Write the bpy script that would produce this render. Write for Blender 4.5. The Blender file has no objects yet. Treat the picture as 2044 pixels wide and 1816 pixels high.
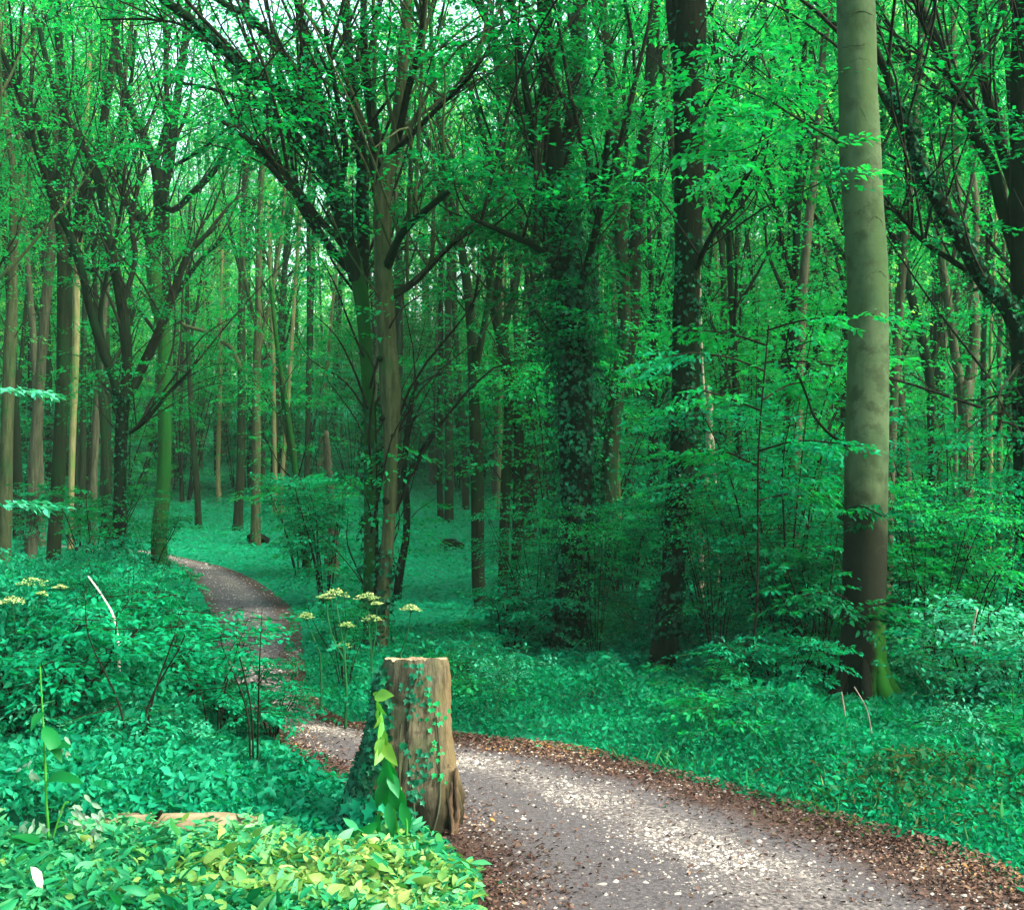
import bpy, math
import numpy as np
from mathutils import Vector

R0 = np.random.default_rng(11)
SC = bpy.context.scene
COL = SC.collection
HAZE = True

# ------------------------------------------------------------------ camera model
F, CX, CY, HZ, CAMZ = 2295.0, 1022.0, 908.0, 960.0, 1.65
TH = math.atan((HZ - CY) / F)
CT, ST = math.cos(TH), math.sin(TH)


def hz(X, Y):
    X = np.asarray(X, float); Y = np.asarray(Y, float)
    s = (Y - 24.0) / 4.0
    rise = 0.105 * 4.0 * np.log1p(np.exp(np.clip(s, -30, 30)))
    rise = np.where(s > 30, 0.105 * (Y - 24.0), rise)
    n = 0.03 * np.sin(X * 0.9 + 0.7) * np.sin(Y * 0.8) + 0.12 * np.sin(X * 0.21 + 1.3) * np.sin(Y * 0.17 + .4) * np.clip((Y - 14) / 12, 0, 1)
    return rise + n


def ray(x, y):
    v = (CY - y) / F
    return np.array([(x - CX) / F, CT - ST * v, ST + CT * v])


def P(x, y, d):
    r = ray(x, y)
    p = r * (d / r[1])
    return np.array([p[0], p[1], p[2] + CAMZ])


def G(x, y):
    r = ray(x, y)
    r = r / r[1]
    lo = 2.0
    for d in np.arange(2.0, 130.0, 0.25):
        if CAMZ + r[2] * d < float(hz(r[0] * d, d)):
            lo = d - 0.25
            break
    hi = lo + 0.25
    for _ in range(14):
        m = 0.5 * (lo + hi)
        if CAMZ + r[2] * m < float(hz(r[0] * m, m)):
            hi = m
        else:
            lo = m
    return np.array([r[0] * lo, lo, float(hz(r[0] * lo, lo))])


def D_of(X, Y, Z):
    """picture position of a point (used for keeping things out of the open glade)"""
    z = Z - CAMZ
    dep = Y * CT + z * ST
    u = CX + F * X / dep
    v = CY - F * (-Y * ST + z * CT) / dep
    return u, v


# ------------------------------------------------------------------ materials
def new_mat(name):
    m = bpy.data.materials.new(name)
    m.use_nodes = True
    nt = m.node_tree
    nt.nodes.clear()
    return m, nt, nt.nodes, nt.links


def ramp(nodes, cols):
    r = nodes.new('ShaderNodeValToRGB')
    el = r.color_ramp.elements
    n = len(cols)
    while len(el) < n:
        el.new(0.5)
    for i, c in enumerate(cols):
        if len(c) == 4:
            el[i].position = c[0]; el[i].color = (c[1], c[2], c[3], 1)
        else:
            el[i].position = i / max(1, n - 1); el[i].color = (c[0], c[1], c[2], 1)
    return r


def leaf_mat(name, cols, trans=(1.2, 1.9, 0.8), tmix=0.4, gloss=0.05, rough=0.45, patch=1.1):
    m, nt, N, L = new_mat(name)
    geo = N.new('ShaderNodeNewGeometry')
    oi = N.new('ShaderNodeObjectInfo')
    ad = N.new('ShaderNodeMath'); ad.operation = 'MULTIPLY_ADD'
    L.new(oi.outputs['Random'], ad.inputs[0]); ad.inputs[1].default_value = 0.3
    sc = N.new('ShaderNodeMath'); sc.operation = 'MULTIPLY'
    L.new(geo.outputs['Random Per Island'], sc.inputs[0]); sc.inputs[1].default_value = 0.7
    L.new(sc.outputs[0], ad.inputs[2])
    tc = N.new('ShaderNodeTexCoord')
    pn = noise(N, L, tc.outputs['Object'], patch, 3, 0.55)
    pm = mrange(N, L, pn.outputs[0], 0.3, 0.7, -0.3, 0.3)
    a2 = N.new('ShaderNodeMath'); a2.operation = 'ADD'; a2.use_clamp = True
    L.new(ad.outputs[0], a2.inputs[0]); L.new(pm, a2.inputs[1])
    rp = ramp(N, cols)
    L.new(a2.outputs[0], rp.inputs[0])
    df = N.new('ShaderNodeBsdfDiffuse')
    L.new(rp.outputs[0], df.inputs[0])
    mu = N.new('ShaderNodeMix'); mu.data_type = 'RGBA'; mu.blend_type = 'MULTIPLY'
    mu.inputs[0].default_value = 1.0
    L.new(rp.outputs[0], mu.inputs[6]); mu.inputs[7].default_value = (*trans, 1)
    tr = N.new('ShaderNodeBsdfTranslucent')
    L.new(mu.outputs[2], tr.inputs[0])
    mx = N.new('ShaderNodeMixShader'); mx.inputs[0].default_value = tmix
    L.new(df.outputs[0], mx.inputs[1]); L.new(tr.outputs[0], mx.inputs[2])
    gl = N.new('ShaderNodeBsdfGlossy'); gl.inputs['Roughness'].default_value = rough
    gl.inputs[0].default_value = (0.35, 0.85, 0.65, 1)
    m2 = N.new('ShaderNodeMixShader'); m2.inputs[0].default_value = gloss
    L.new(mx.outputs[0], m2.inputs[1]); L.new(gl.outputs[0], m2.inputs[2])
    out = N.new('ShaderNodeOutputMaterial')
    L.new(m2.outputs[0], out.inputs[0])
    return m


def noise(N, L, vec, scale, detail=4, rough=0.6):
    n = N.new('ShaderNodeTexNoise')
    n.inputs['Scale'].default_value = scale
    n.inputs['Detail'].default_value = detail
    n.inputs['Roughness'].default_value = rough
    if vec is not None:
        L.new(vec, n.inputs['Vector'])
    return n


def mixc(N, L, fac, a, b):
    m = N.new('ShaderNodeMix'); m.data_type = 'RGBA'
    if isinstance(fac, float): m.inputs[0].default_value = fac
    else: L.new(fac, m.inputs[0])
    for i, c in ((6, a), (7, b)):
        if isinstance(c, tuple): m.inputs[i].default_value = (*c, 1)
        else: L.new(c, m.inputs[i])
    return m.outputs[2]


def mrange(N, L, val, a, b, c=0.0, d=1.0):
    m = N.new('ShaderNodeMapRange'); m.interpolation_type = 'SMOOTHSTEP'
    L.new(val, m.inputs[0])
    m.inputs[1].default_value = a; m.inputs[2].default_value = b
    m.inputs[3].default_value = c; m.inputs[4].default_value = d
    return m.outputs[0]


def bark_mat(name, dark, light, moss, moss_amt=0.5, zs=0.12, sc=26.0, bump=0.9, blot=None):
    m, nt, N, L = new_mat(name)
    tc = N.new('ShaderNodeTexCoord')
    mp = N.new('ShaderNodeMapping'); mp.inputs['Scale'].default_value = (1, 1, zs)
    L.new(tc.outputs['Object'], mp.inputs[0])
    oi = N.new('ShaderNodeObjectInfo')
    n1 = noise(N, L, mp.outputs[0], sc, 6, 0.65)
    n2 = noise(N, L, tc.outputs['Object'], 1.3, 3)
    n3 = noise(N, L, tc.outputs['Object'], 22.0, 4, 0.7)
    c = mixc(N, L, mrange(N, L, n1.outputs[0], 0.25, 0.75), dark, light)
    ms = mrange(N, L, n2.outputs[0], 0.62 - 0.4 * moss_amt, 0.75 - 0.2 * moss_amt)
    c = mixc(N, L, ms, c, moss)
    sp = mrange(N, L, n3.outputs[0], 0.58, 0.72, 0.0, 0.55)
    c = mixc(N, L, sp, c, tuple(v * 0.45 for v in dark))
    if blot:
        n4 = noise(N, L, tc.outputs['Object'], 4.5, 5, 0.6)
        c = mixc(N, L, mrange(N, L, n4.outputs[0], 0.56, 0.7, 0, 0.6), c, blot)
    b = N.new('ShaderNodeBsdfPrincipled')
    L.new(c, b.inputs['Base Color'])
    b.inputs['Roughness'].default_value = 0.9
    b.inputs['Specular IOR Level'].default_value = 0.04
    bp = N.new('ShaderNodeBump'); bp.inputs['Strength'].default_value = bump; bp.inputs['Distance'].default_value = 0.02
    L.new(n1.outputs[0], bp.inputs['Height'])
    L.new(bp.outputs[0], b.inputs['Normal'])
    o = N.new('ShaderNodeOutputMaterial'); L.new(b.outputs[0], o.inputs[0])
    return m


def flat_mat(name, a, b_, sc=12.0, rough=0.8, bump=0.3, stretch=(1, 1, 1)):
    m, nt, N, L = new_mat(name)
    tc = N.new('ShaderNodeTexCoord')
    mp = N.new('ShaderNodeMapping'); mp.inputs['Scale'].default_value = stretch
    L.new(tc.outputs['Object'], mp.inputs[0])
    n1 = noise(N, L, mp.outputs[0], sc, 6, 0.65)
    c = mixc(N, L, mrange(N, L, n1.outputs[0], 0.35, 0.65), a, b_)
    b = N.new('ShaderNodeBsdfPrincipled')
    L.new(c, b.inputs['Base Color']); b.inputs['Roughness'].default_value = rough
    b.inputs['Specular IOR Level'].default_value = 0.06
    bp = N.new('ShaderNodeBump'); bp.inputs['Strength'].default_value = bump; bp.inputs['Distance'].default_value = 0.01
    L.new(n1.outputs[0], bp.inputs['Height']); L.new(bp.outputs[0], b.inputs['Normal'])
    o = N.new('ShaderNodeOutputMaterial'); L.new(b.outputs[0], o.inputs[0])
    return m


M = {}
# leaves: saturated cool greens below, fresher greens in the canopy
M['leaf_dark'] = leaf_mat('leaf_dark', [(0.0006, 0.042, 0.018), (0.0008, 0.085, 0.032), (0.001, 0.125, 0.044), (0.002, 0.170, 0.060)], (1.4, 2.2, .9), 0.45, 0.008)
M['leaf_mid'] = leaf_mat('leaf_mid', [(0.0006, 0.090, 0.038), (0.001, 0.140, 0.056), (0.003, 0.190, 0.066), (0.014, 0.250, 0.074)], (1.8, 2.0, .8), 0.5, 0.006)
M['leaf_far'] = leaf_mat('leaf_far', [(0.0012, 0.100, 0.050), (0.003, 0.165, 0.068), (0.022, 0.240, 0.080), (0.130, 0.340, 0.080)], (2.2, 2.0, 1.0), 0.55, 0.006, .45, .4)  # distance haze partly put into these lighter greens
M['leaf_bright'] = leaf_mat('leaf_bright', [(0.001, 0.120, 0.040), (0.002, 0.175, 0.056), (0.004, 0.230, 0.072), (0.02, 0.28, 0.12)], (1.5, 1.8, .7), 0.45, 0.01)
M['leaf_teal'] = leaf_mat('leaf_teal', [(0.0006, 0.045, 0.023), (0.0008, 0.095, 0.050), (0.0015, 0.150, 0.080), (0.012, 0.235, 0.135)], (1.0, 1.8, .8), 0.38, 0.008)
M['leaf_meadow'] = leaf_mat('leaf_meadow', [(0.0006, 0.115, 0.060), (0.001, 0.155, 0.082), (0.0015, 0.190, 0.102), (0.005, 0.230, 0.118)], (1.0, 1.6, .8), 0.35, 0.01, .45, .5)
M['leaf_verge'] = leaf_mat('leaf_verge', [(0.0006, 0.075, 0.036), (0.001, 0.130, 0.062), (0.0015, 0.178, 0.084), (0.008, 0.235, 0.115)], (1.0, 1.7, .8), 0.38, 0.008)
M['leaf_pale'] = leaf_mat('leaf_pale', [(0.004, 0.150, 0.085), (0.010, 0.20, 0.11), (0.03, 0.26, 0.16), (0.06, 0.31, 0.21)], (1.0, 1.5, .8), 0.35, 0.025)
M['leaf_fore'] = leaf_mat('leaf_fore', [(0, 0.002, 0.095, 0.040), (0.3, 0.008, 0.17, 0.068), (0.6, 0.05, 0.26, 0.11), (0.85, 0.12, 0.32, 0.145), (1.0, 0.20, 0.37, 0.19)], (1.1, 1.6, .6), 0.35, 0.018)
M['leaf_yellow_lit'] = leaf_mat('leaf_yellow_lit', [(0, 0.01, 0.12, 0.034), (0.3, 0.06, 0.20, 0.048), (0.65, 0.14, 0.26, 0.065), (1.0, 0.24, 0.32, 0.10)], (1.1, 1.4, .6), 0.35, 0.02)
M['leaf_vivid'] = leaf_mat('leaf_vivid', [(0.002, 0.085, 0.018), (0.003, 0.135, 0.026), (0.012, 0.20, 0.035)], (1.2, 1.6, .6), 0.4, 0.02)
M['leaf_lime'] = leaf_mat('leaf_lime', [(0.03, 0.19, 0.022), (0.12, 0.26, 0.035), (0.22, 0.30, 0.05)], (1.0, 1.3, .6), 0.4, 0.02)
M['leaf_white'] = leaf_mat('leaf_white', [(0.10, 0.24, 0.16), (0.16, 0.28, 0.21), (0.22, 0.31, 0.25)], (1.0, 1.1, .9), 0.3, 0.02)
M['ivy'] = leaf_mat('ivy', [(0.0004, 0.014, 0.006), (0.0006, 0.034, 0.015), (0.001, 0.068, 0.029), (0.003, 0.120, 0.052)], (1.0, 1.7, .7), 0.2, 0.014, 0.4, 2.5)
M['ivy_pale'] = leaf_mat('ivy_pale', [(0.001, 0.045, 0.022), (0.003, 0.085, 0.045), (0.012, 0.15, 0.085)], (1.0, 1.6, .7), 0.2, 0.02, 0.4)
M['litter'] = leaf_mat('litter', [(0, 0.026, 0.013, 0.011), (0.5, 0.062, 0.034, 0.028), (0.8, 0.105, 0.064, 0.050), (0.95, 0.17, 0.12, 0.08), (1, 0.22, 0.115, 0.03)], (1, 1, 1), 0.05, 0.01)
M['umbel'] = leaf_mat('umbel', [(0.18, 0.34, 0.10), (0.29, 0.42, 0.17), (0.42, 0.48, 0.28)], (1, 1.1, .8), 0.3, 0.01)
M['dried'] = leaf_mat('dried', [(0.022, 0.026, 0.006), (0.035, 0.034, 0.010), (0.018, 0.045, 0.009), (0.004, 0.060, 0.022)], (1, 1, .7), 0.2, 0.008)

M['bark_dark'] = bark_mat('bark_dark', (0.0012, 0.0022, 0.0011), (0.0048, 0.0075, 0.0038), (0.001, 0.010, 0.0034), 0.5)
M['bark_mid'] = bark_mat('bark_mid', (0.003, 0.005, 0.0024), (0.012, 0.019, 0.0095), (0.002, 0.022, 0.006), 0.45)
M['bark_pale'] = bark_mat('bark_pale', (0.010, 0.016, 0.007), (0.040, 0.056, 0.028), (0.006, 0.040, 0.011), 0.3)
M['bark_moss'] = bark_mat('bark_moss', (0.007, 0.015, 0.005), (0.018, 0.034, 0.012), (0.003, 0.045, 0.007), 0.85)
M['bark_grey'] = bark_mat('bark_grey', (0.015, 0.019, 0.011), (0.050, 0.060, 0.040), (0.008, 0.040, 0.013), 0.2)
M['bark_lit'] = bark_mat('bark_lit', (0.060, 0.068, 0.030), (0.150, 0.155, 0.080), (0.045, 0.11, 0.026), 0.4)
M['stick'] = flat_mat('stick', (0.10, 0.10, 0.078), (0.19, 0.19, 0.155), 14, 0.8, 0.3, (1, 1, .3))
M['stick_white'] = flat_mat('stick_white', (0.26, 0.27, 0.25), (0.42, 0.43, 0.40), 14, 0.8, 0.3, (1, 1, .3))
M['twig_dark'] = flat_mat('twig_dark', (0.002, 0.003, 0.002), (0.008, 0.010, 0.006), 20)
M['stem_green'] = flat_mat('stem_green', (0.014, 0.13, 0.014), (0.035, 0.19, 0.025), 10)
M['stem_umbel'] = flat_mat('stem_umbel', (0.004, 0.045, 0.016), (0.010, 0.075, 0.026), 10)


def beech_bark():
    m, nt, N, L = new_mat('bark_smooth')
    tc = N.new('ShaderNodeTexCoord')
    n1 = noise(N, L, tc.outputs['Object'], 30.0, 6, 0.7)
    n2 = noise(N, L, tc.outputs['Object'], 2.2, 4, 0.6)
    n3 = noise(N, L, tc.outputs['Object'], 7.0, 5, 0.65)
    mp = N.new('ShaderNodeMapping'); mp.inputs['Scale'].default_value = (1, 1, 0.12)
    L.new(tc.outputs['Object'], mp.inputs[0])
    n5 = noise(N, L, mp.outputs[0], 6.0, 4, .6)
    c = mixc(N, L, mrange(N, L, n2.outputs[0], 0.35, 0.65), (0.021, 0.052, 0.024), (0.050, 0.080, 0.043))
    c = mixc(N, L, mrange(N, L, n3.outputs[0], .46, .64, 0, .85), c, (0.019, 0.033, 0.016))
    c = mixc(N, L, mrange(N, L, n5.outputs[0], .44, .64, 0, .8), c, (0.026, 0.056, 0.019))
    c = mixc(N, L, mrange(N, L, n1.outputs[0], 0.60, 0.75, 0, .5), c, (0.016, 0.024, 0.014))
    # near-black lower trunk, fading out upwards, and vivid moss on one flank of the foot
    sep = N.new('ShaderNodeSeparateXYZ'); L.new(tc.outputs['Object'], sep.inputs[0])
    w = N.new('ShaderNodeMath'); w.operation = 'MULTIPLY_ADD'
    L.new(n2.outputs[0], w.inputs[0]); w.inputs[1].default_value = 1.2; L.new(sep.outputs[2], w.inputs[2])
    c = mixc(N, L, mrange(N, L, w.outputs[0], 1.75, 2.6, 0.96, 0.0), c, (0.003, 0.004, 0.0025))
    mz = mrange(N, L, sep.outputs[2], 0.28, 0.75, 1.0, 0.0)
    mxx = N.new('ShaderNodeMath'); mxx.operation = 'MULTIPLY_ADD'
    L.new(n3.outputs[0], mxx.inputs[0]); mxx.inputs[1].default_value = 0.16; L.new(sep.outputs[0], mxx.inputs[2])
    side = mrange(N, L, mxx.outputs[0], 0.09, 0.17)
    mu = N.new('ShaderNodeMath'); mu.operation = 'MULTIPLY'
    L.new(mz, mu.inputs[0]); L.new(side, mu.inputs[1])
    c = mixc(N, L, mu.outputs[0], c, (0.016, 0.12, 0.014))
    b = N.new('ShaderNodeBsdfPrincipled'); L.new(c, b.inputs['Base Color'])
    b.inputs['Roughness'].default_value = 0.8; b.inputs['Specular IOR Level'].default_value = 0.08
    bp = N.new('ShaderNodeBump'); bp.inputs['Strength'].default_value = 0.35; bp.inputs['Distance'].default_value = 0.01
    L.new(n1.outputs[0], bp.inputs['Height']); L.new(bp.outputs[0], b.inputs['Normal'])
    o = N.new('ShaderNodeOutputMaterial'); L.new(b.outputs[0], o.inputs[0])
    return m


M['bark_smooth'] = beech_bark()
M['bark_scar'] = flat_mat('bark_scar', (0.008, 0.013, 0.007), (0.026, 0.038, 0.020), 40, .8, .3)


# ------------------------------------------------------------------ mesh helpers
def make_mesh(name, geo, mat, smooth=False):
    """geo: list of (verts (n,3), faces (m,k)) - one mesh datablock"""
    Vs, Ls, Ss = [], [], []
    off = 0
    for V, Fs in geo:
        Vs.append(np.asarray(V, np.float32).reshape(-1, 3))
        for Fc in (Fs if isinstance(Fs, (list, tuple)) else [Fs]):
            Fc = np.asarray(Fc, np.int64)
            if len(Fc) == 0: continue
            Ls.append((Fc + off).ravel())
            Ss.append(np.full(len(Fc), Fc.shape[1]))
        off += len(Vs[-1])
    V = np.concatenate(Vs); Lp = np.concatenate(Ls).astype(np.int32); Sz = np.concatenate(Ss)
    St = np.concatenate([[0], np.cumsum(Sz)[:-1]]).astype(np.int32)
    me = bpy.data.meshes.new(name)
    me.vertices.add(len(V)); me.loops.add(len(Lp)); me.polygons.add(len(Sz))
    me.vertices.foreach_set('co', V.ravel())
    me.loops.foreach_set('vertex_index', Lp)
    me.polygons.foreach_set('loop_start', St)
    me.polygons.foreach_set('loop_total', Sz.astype(np.int32))
    if smooth:
        me.polygons.foreach_set('use_smooth', np.ones(len(Sz), bool))
    me.update(calc_edges=True)
    me.materials.append(mat)
    return me


def obj(name, geo, mat, parent=None, smooth=False, origin=None):
    if origin is not None:
        geo = [(np.asarray(V) - origin, Fc) for V, Fc in geo]
    o = bpy.data.objects.new(name, make_mesh(name, geo, mat, smooth))
    COL.objects.link(o)
    if parent is not None: o.parent = parent
    elif origin is not None: o.location = origin
    return o


def thing(name, label, cat, loc, group=None):
    o = bpy.data.objects.new(name, None)
    COL.objects.link(o)
    o.location = loc; o.empty_display_size = 0.2
    o['label'] = label; o['category'] = cat
    if group: o['group'] = group
    return o


def tag(o, label=None, cat=None, group=None, kind=None):
    for k, v in (('label', label), ('category', cat), ('group', group), ('kind', kind)):
        if v: o[k] = v
    return o


def unit(v):
    return v / np.maximum(np.linalg.norm(v, axis=-1, keepdims=True), 1e-9)


def smooth_path(pts, per=4):
    p = np.asarray(pts, float)
    if len(p) < 3: 
        t = np.linspace(0, 1, per * 2 + 1)[:, None]
        return p[0] * (1 - t) + p[-1] * t
    q = np.vstack([2 * p[0] - p[1], p, 2 * p[-1] - p[-2]])
    out = []
    for i in range(1, len(q) - 2):
        for t in np.linspace(0, 1, per, endpoint=False):
            a, b, c, d = q[i - 1], q[i], q[i + 1], q[i + 2]
            out.append(0.5 * (2 * b + (c - a) * t + (2 * a - 5 * b + 4 * c - d) * t * t + (3 * b - a - 3 * c + d) * t ** 3))
    out.append(p[-1])
    out = np.array(out)
    out[:, 3] = np.maximum(out[:, 3], 0.0015)
    return out


def tube(p4, sides=8, wob=0.05, cap=True, rng=R0):
    p4 = np.asarray(p4, float)
    C, r = p4[:, :3], p4[:, 3]
    n = len(C)
    T = unit(np.gradient(C, axis=0))
    ref = np.array([1.0, 0, 0]) if abs(T[0][0]) < 0.8 else np.array([0, 1.0, 0])
    A = np.zeros_like(C)
    for i in range(n):
        ref = ref - T[i] * np.dot(ref, T[i])
        ref = ref / max(np.linalg.norm(ref), 1e-9)
        A[i] = ref
    B = np.cross(T, A)
    ang = np.linspace(0, 2 * np.pi, sides, endpoint=False)
    ph = rng.uniform(0, 6.28, 4)
    k = np.arange(n)[:, None]
    w = 1 + wob * (np.sin(ang * 3 + ph[0] + k * 0.35) * 0.5 + np.sin(ang * 2 + ph[1] - k * 0.5) * 0.6 + rng.normal(0, .35, (n, sides)))
    rr = r[:, None] * w
    V = C[:, None, :] + A[:, None, :] * (np.cos(ang)[None, :, None] * rr[..., None]) + B[:, None, :] * (np.sin(ang)[None, :, None] * rr[..., None])
    V = V.reshape(-1, 3)
    i0 = (np.arange(n - 1)[:, None] * sides + np.arange(sides)[None, :])
    i1 = (np.arange(n - 1)[:, None] * sides + (np.arange(sides)[None, :] + 1) % sides)
    Fq = np.stack([i0, i1, i1 + sides, i0 + sides], -1).reshape(-1, 4)
    faces = [Fq]
    if cap:
        faces.append(np.arange((n - 1) * sides, n * sides)[None, :])
    return V, faces


def sticks(P0, P1, r0, r1):
    """many straight three-sided twigs"""
    P0, P1 = np.asarray(P0), np.asarray(P1)
    T = unit(P1 - P0)
    ref = np.where(np.abs(T[:, 2:3]) < .9, np.array([[0, 0, 1.0]]), np.array([[1.0, 0, 0]]))
    A = unit(np.cross(T, ref)); B = np.cross(T, A)
    m = len(P0)
    V = np.zeros((m, 6, 3))
    r0 = np.broadcast_to(r0, (m,)); r1 = np.broadcast_to(r1, (m,))
    for j in range(3):
        a = 2.094 * j
        o = A * math.cos(a) + B * math.sin(a)
        V[:, j] = P0 + o * r0[:, None]; V[:, 3 + j] = P1 + o * r1[:, None]
    b = np.arange(m)[:, None] * 6
    Fq = np.concatenate([b + np.array([[j, (j + 1) % 3, 3 + (j + 1) % 3, 3 + j]]) for j in range(3)])
    return V.reshape(-1, 3), [Fq]


IVY2D = np.array([(0, 0), (-.38, -.12), (-.30, .20), (-.55, .42), (-.20, .55), (0, 1.0), (.20, .55), (.55, .42), (.30, .20), (.38, -.12)])


def leaves(B, Dr, Nm, Ls, wr=0.5, kind=0, rng=R0, curl=0.15):
    """leaf blades at base points B, pointing along Dr, facing Nm, of length Ls"""
    B = np.asarray(B, float); n = len(B)
    Dr = unit(Dr); S = unit(np.cross(Nm, Dr)); Nn = np.cross(Dr, S)
    Ls = np.broadcast_to(np.asarray(Ls, float), (n,))[:, None]
    W = Ls * wr * 0.5 * rng.uniform(.85, 1.15, (n, 1))
    cu = curl * rng.uniform(0.2, 1.6, (n, 1)) * Ls
    i = np.arange(n)[:, None]
    if kind == 0:
        V = np.stack([B, B + Dr * .45 * Ls + S * W + Nn * W * .25, B + Dr * Ls - Nn * cu * .6, B + Dr * .45 * Ls - S * W + Nn * W * .25], 1)
        return V.reshape(-1, 3), [i * 4 + np.array([[0, 1, 2, 3]])]
    if kind == 1:
        mid = lambda t: B + Dr * t * Ls - Nn * cu * t * t
        V = np.stack([B, mid(.3) + S * W * .9 + Nn * W * .3, mid(.66) + S * W * .75 + Nn * W * .2, mid(1.0),
                      mid(.66) - S * W * .75 + Nn * W * .2, mid(.3) - S * W * .9 + Nn * W * .3], 1)
        return V.reshape(-1, 3), [np.concatenate([i * 6 + np.array([[0, 1, 2, 3]]), i * 6 + np.array([[0, 3, 4, 5]])])]
    if kind == 2:
        ts = [.14, .36, .6, .82]; ws = [.62, 1.0, .86, .45]
        mid = lambda t: B + Dr * t * Ls - Nn * cu * t * t * 1.4
        vs = [B]
        ph = rng.uniform(0, 6.28, (n, 1))
        for t, w in zip(ts, ws):
            rip = np.sin(ph + t * 9) * W * .12
            vs += [mid(t) + S * W * w + Nn * (W * w * .32 + rip), mid(t), mid(t) - S * W * w + Nn * (W * w * .32 - rip)]
        vs.append(mid(1.0))
        V = np.stack(vs, 1); k = V.shape[1]
        tri, quad = [], []
        tri += [(0, 1, 2), (0, 2, 3)]
        for a in range(len(ts) - 1):
            o = 1 + a * 3
            quad += [(o, o + 3, o + 4, o + 1), (o + 1, o + 4, o + 5, o + 2)]
        o = 1 + (len(ts) - 1) * 3
        tri += [(o, k - 1, o + 1), (o + 1, k - 1, o + 2)]
        return V.reshape(-1, 3), [np.concatenate([i * k + np.array([q]) for q in quad]), np.concatenate([i * k + np.array([q]) for q in tri])]
    if kind == 3:
        pts = IVY2D
        V = B[:, None, :] + Dr[:, None, :] * (pts[None, :, 1:2] * Ls[:, None, :]) + S[:, None, :] * (pts[None, :, 0:1] * Ls[:, None, :] * 0.95)
        bend = (np.abs(pts[:, 0]) * .25 - pts[:, 1] ** 2 * .2)[None, :, None] * Ls[:, None, :]
        V = V + Nn[:, None, :] * bend
        k = len(pts)
        # two halves folded on the midrib
        return V.reshape(-1, 3), [np.concatenate([i * k + np.array([[0, 1, 2, 3, 4, 5]]), i * k + np.array([[0, 5, 6, 7, 8, 9]])])]


def sprays(O, A, pit, Ln, n, leafL, rng=R0, kind=0, wr=0.55, flat=0.3, wide=0.42):
    """flat beech-like sprays: leaves on both sides of a twig from O, heading A (azimuth) and pit (pitch)"""
    O = np.asarray(O, float); m = len(O)
    A = np.asarray(A)[:, None]; pit = np.asarray(pit)[:, None]; Ln = np.asarray(Ln)[:, None]
    t = rng.uniform(.06, 1, (m, n))
    sd = rng.choice([-1.0, 1.0], (m, n))
    wt = np.minimum(1, t * 4) * (1 - t) ** .6
    u = sd * rng.uniform(0, 1, (m, n)) ** .8 * wide * wt
    d = np.stack([np.cos(A) * np.cos(pit), np.sin(A) * np.cos(pit), np.sin(pit)], -1)
    s = np.stack([-np.sin(A), np.cos(A), 0 * A], -1)
    z = np.array([0, 0, 1.0])
    pos = O[:, None, :] + d * (t * Ln)[..., None] + s * (u * Ln)[..., None] - z * ((.16 * t * t + .18 * np.abs(u)) * Ln)[..., None]
    pos = pos + rng.normal(0, .025, (m, n, 3)) * Ln[..., None] * np.array([1, 1, .8])
    dr = d * .75 + s * (sd * rng.uniform(.3, 1.0, (m, n)))[..., None] + rng.normal(0, .3, (m, n, 3)) - z * .2
    nm = z + rng.normal(0, flat, (m, n, 3))
    L = leafL * rng.uniform(.65, 1.2, m * n)
    return leaves(pos.reshape(-1, 3), dr.reshape(-1, 3), nm.reshape(-1, 3), L, wr, kind, rng)


def side_twigs(p4, n, t0, Lr, rng, up=0.55, r=0.010):
    """ascending side branches off a limb; returns tubes + points for sprays"""
    C = p4[:, :3]; k = len(C)
    T = unit(np.gradient(C, axis=0))
    out, so, sa = [], [], []
    for _ in range(n):
        f = rng.uniform(t0, 1.0) * (k - 1)
        i = int(min(k - 2, f)); w = f - i
        p = C[i] * (1 - w) + C[i + 1] * w
        rp = p4[i, 3]
        az = rng.uniform(0, 6.28)
        side = np.array([math.cos(az), math.sin(az), 0.0])
        L = rng.uniform(*Lr)
        d = unit(T[i] * rng.uniform(.3, 1.0) + side * rng.uniform(.5, 1.0) + np.array([0, 0, up * rng.uniform(.2, 1)]))
        d2 = unit(d + np.array([0, 0, rng.uniform(-.3, .5)]) + rng.normal(0, .25, 3))
        d3 = unit(d2 + np.array([0, 0, rng.uniform(-.4, .3)]) + rng.normal(0, .3, 3))
        r1 = min(r * rng.uniform(.7, 1.5), rp * .7)
        q = np.array([[*p, r1], [*(p + d * L * .4), r1 * .75], [*(p + d * L * .4 + d2 * L * .35), r1 * .5], [*(p + d * L * .4 + d2 * L * .35 + d3 * L * .3), r1 * .2]])
        q = smooth_path(q, 3)
        out.append(tube(q, 4, .05, False, rng))
        for t in rng.uniform(.3, 1.0, 4):
            j = int(t * (len(q) - 1))
            so.append(q[j, :3]); sa.append(math.atan2(d2[1], d2[0]) + rng.normal(0, .9))
    return out, so, sa


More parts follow.
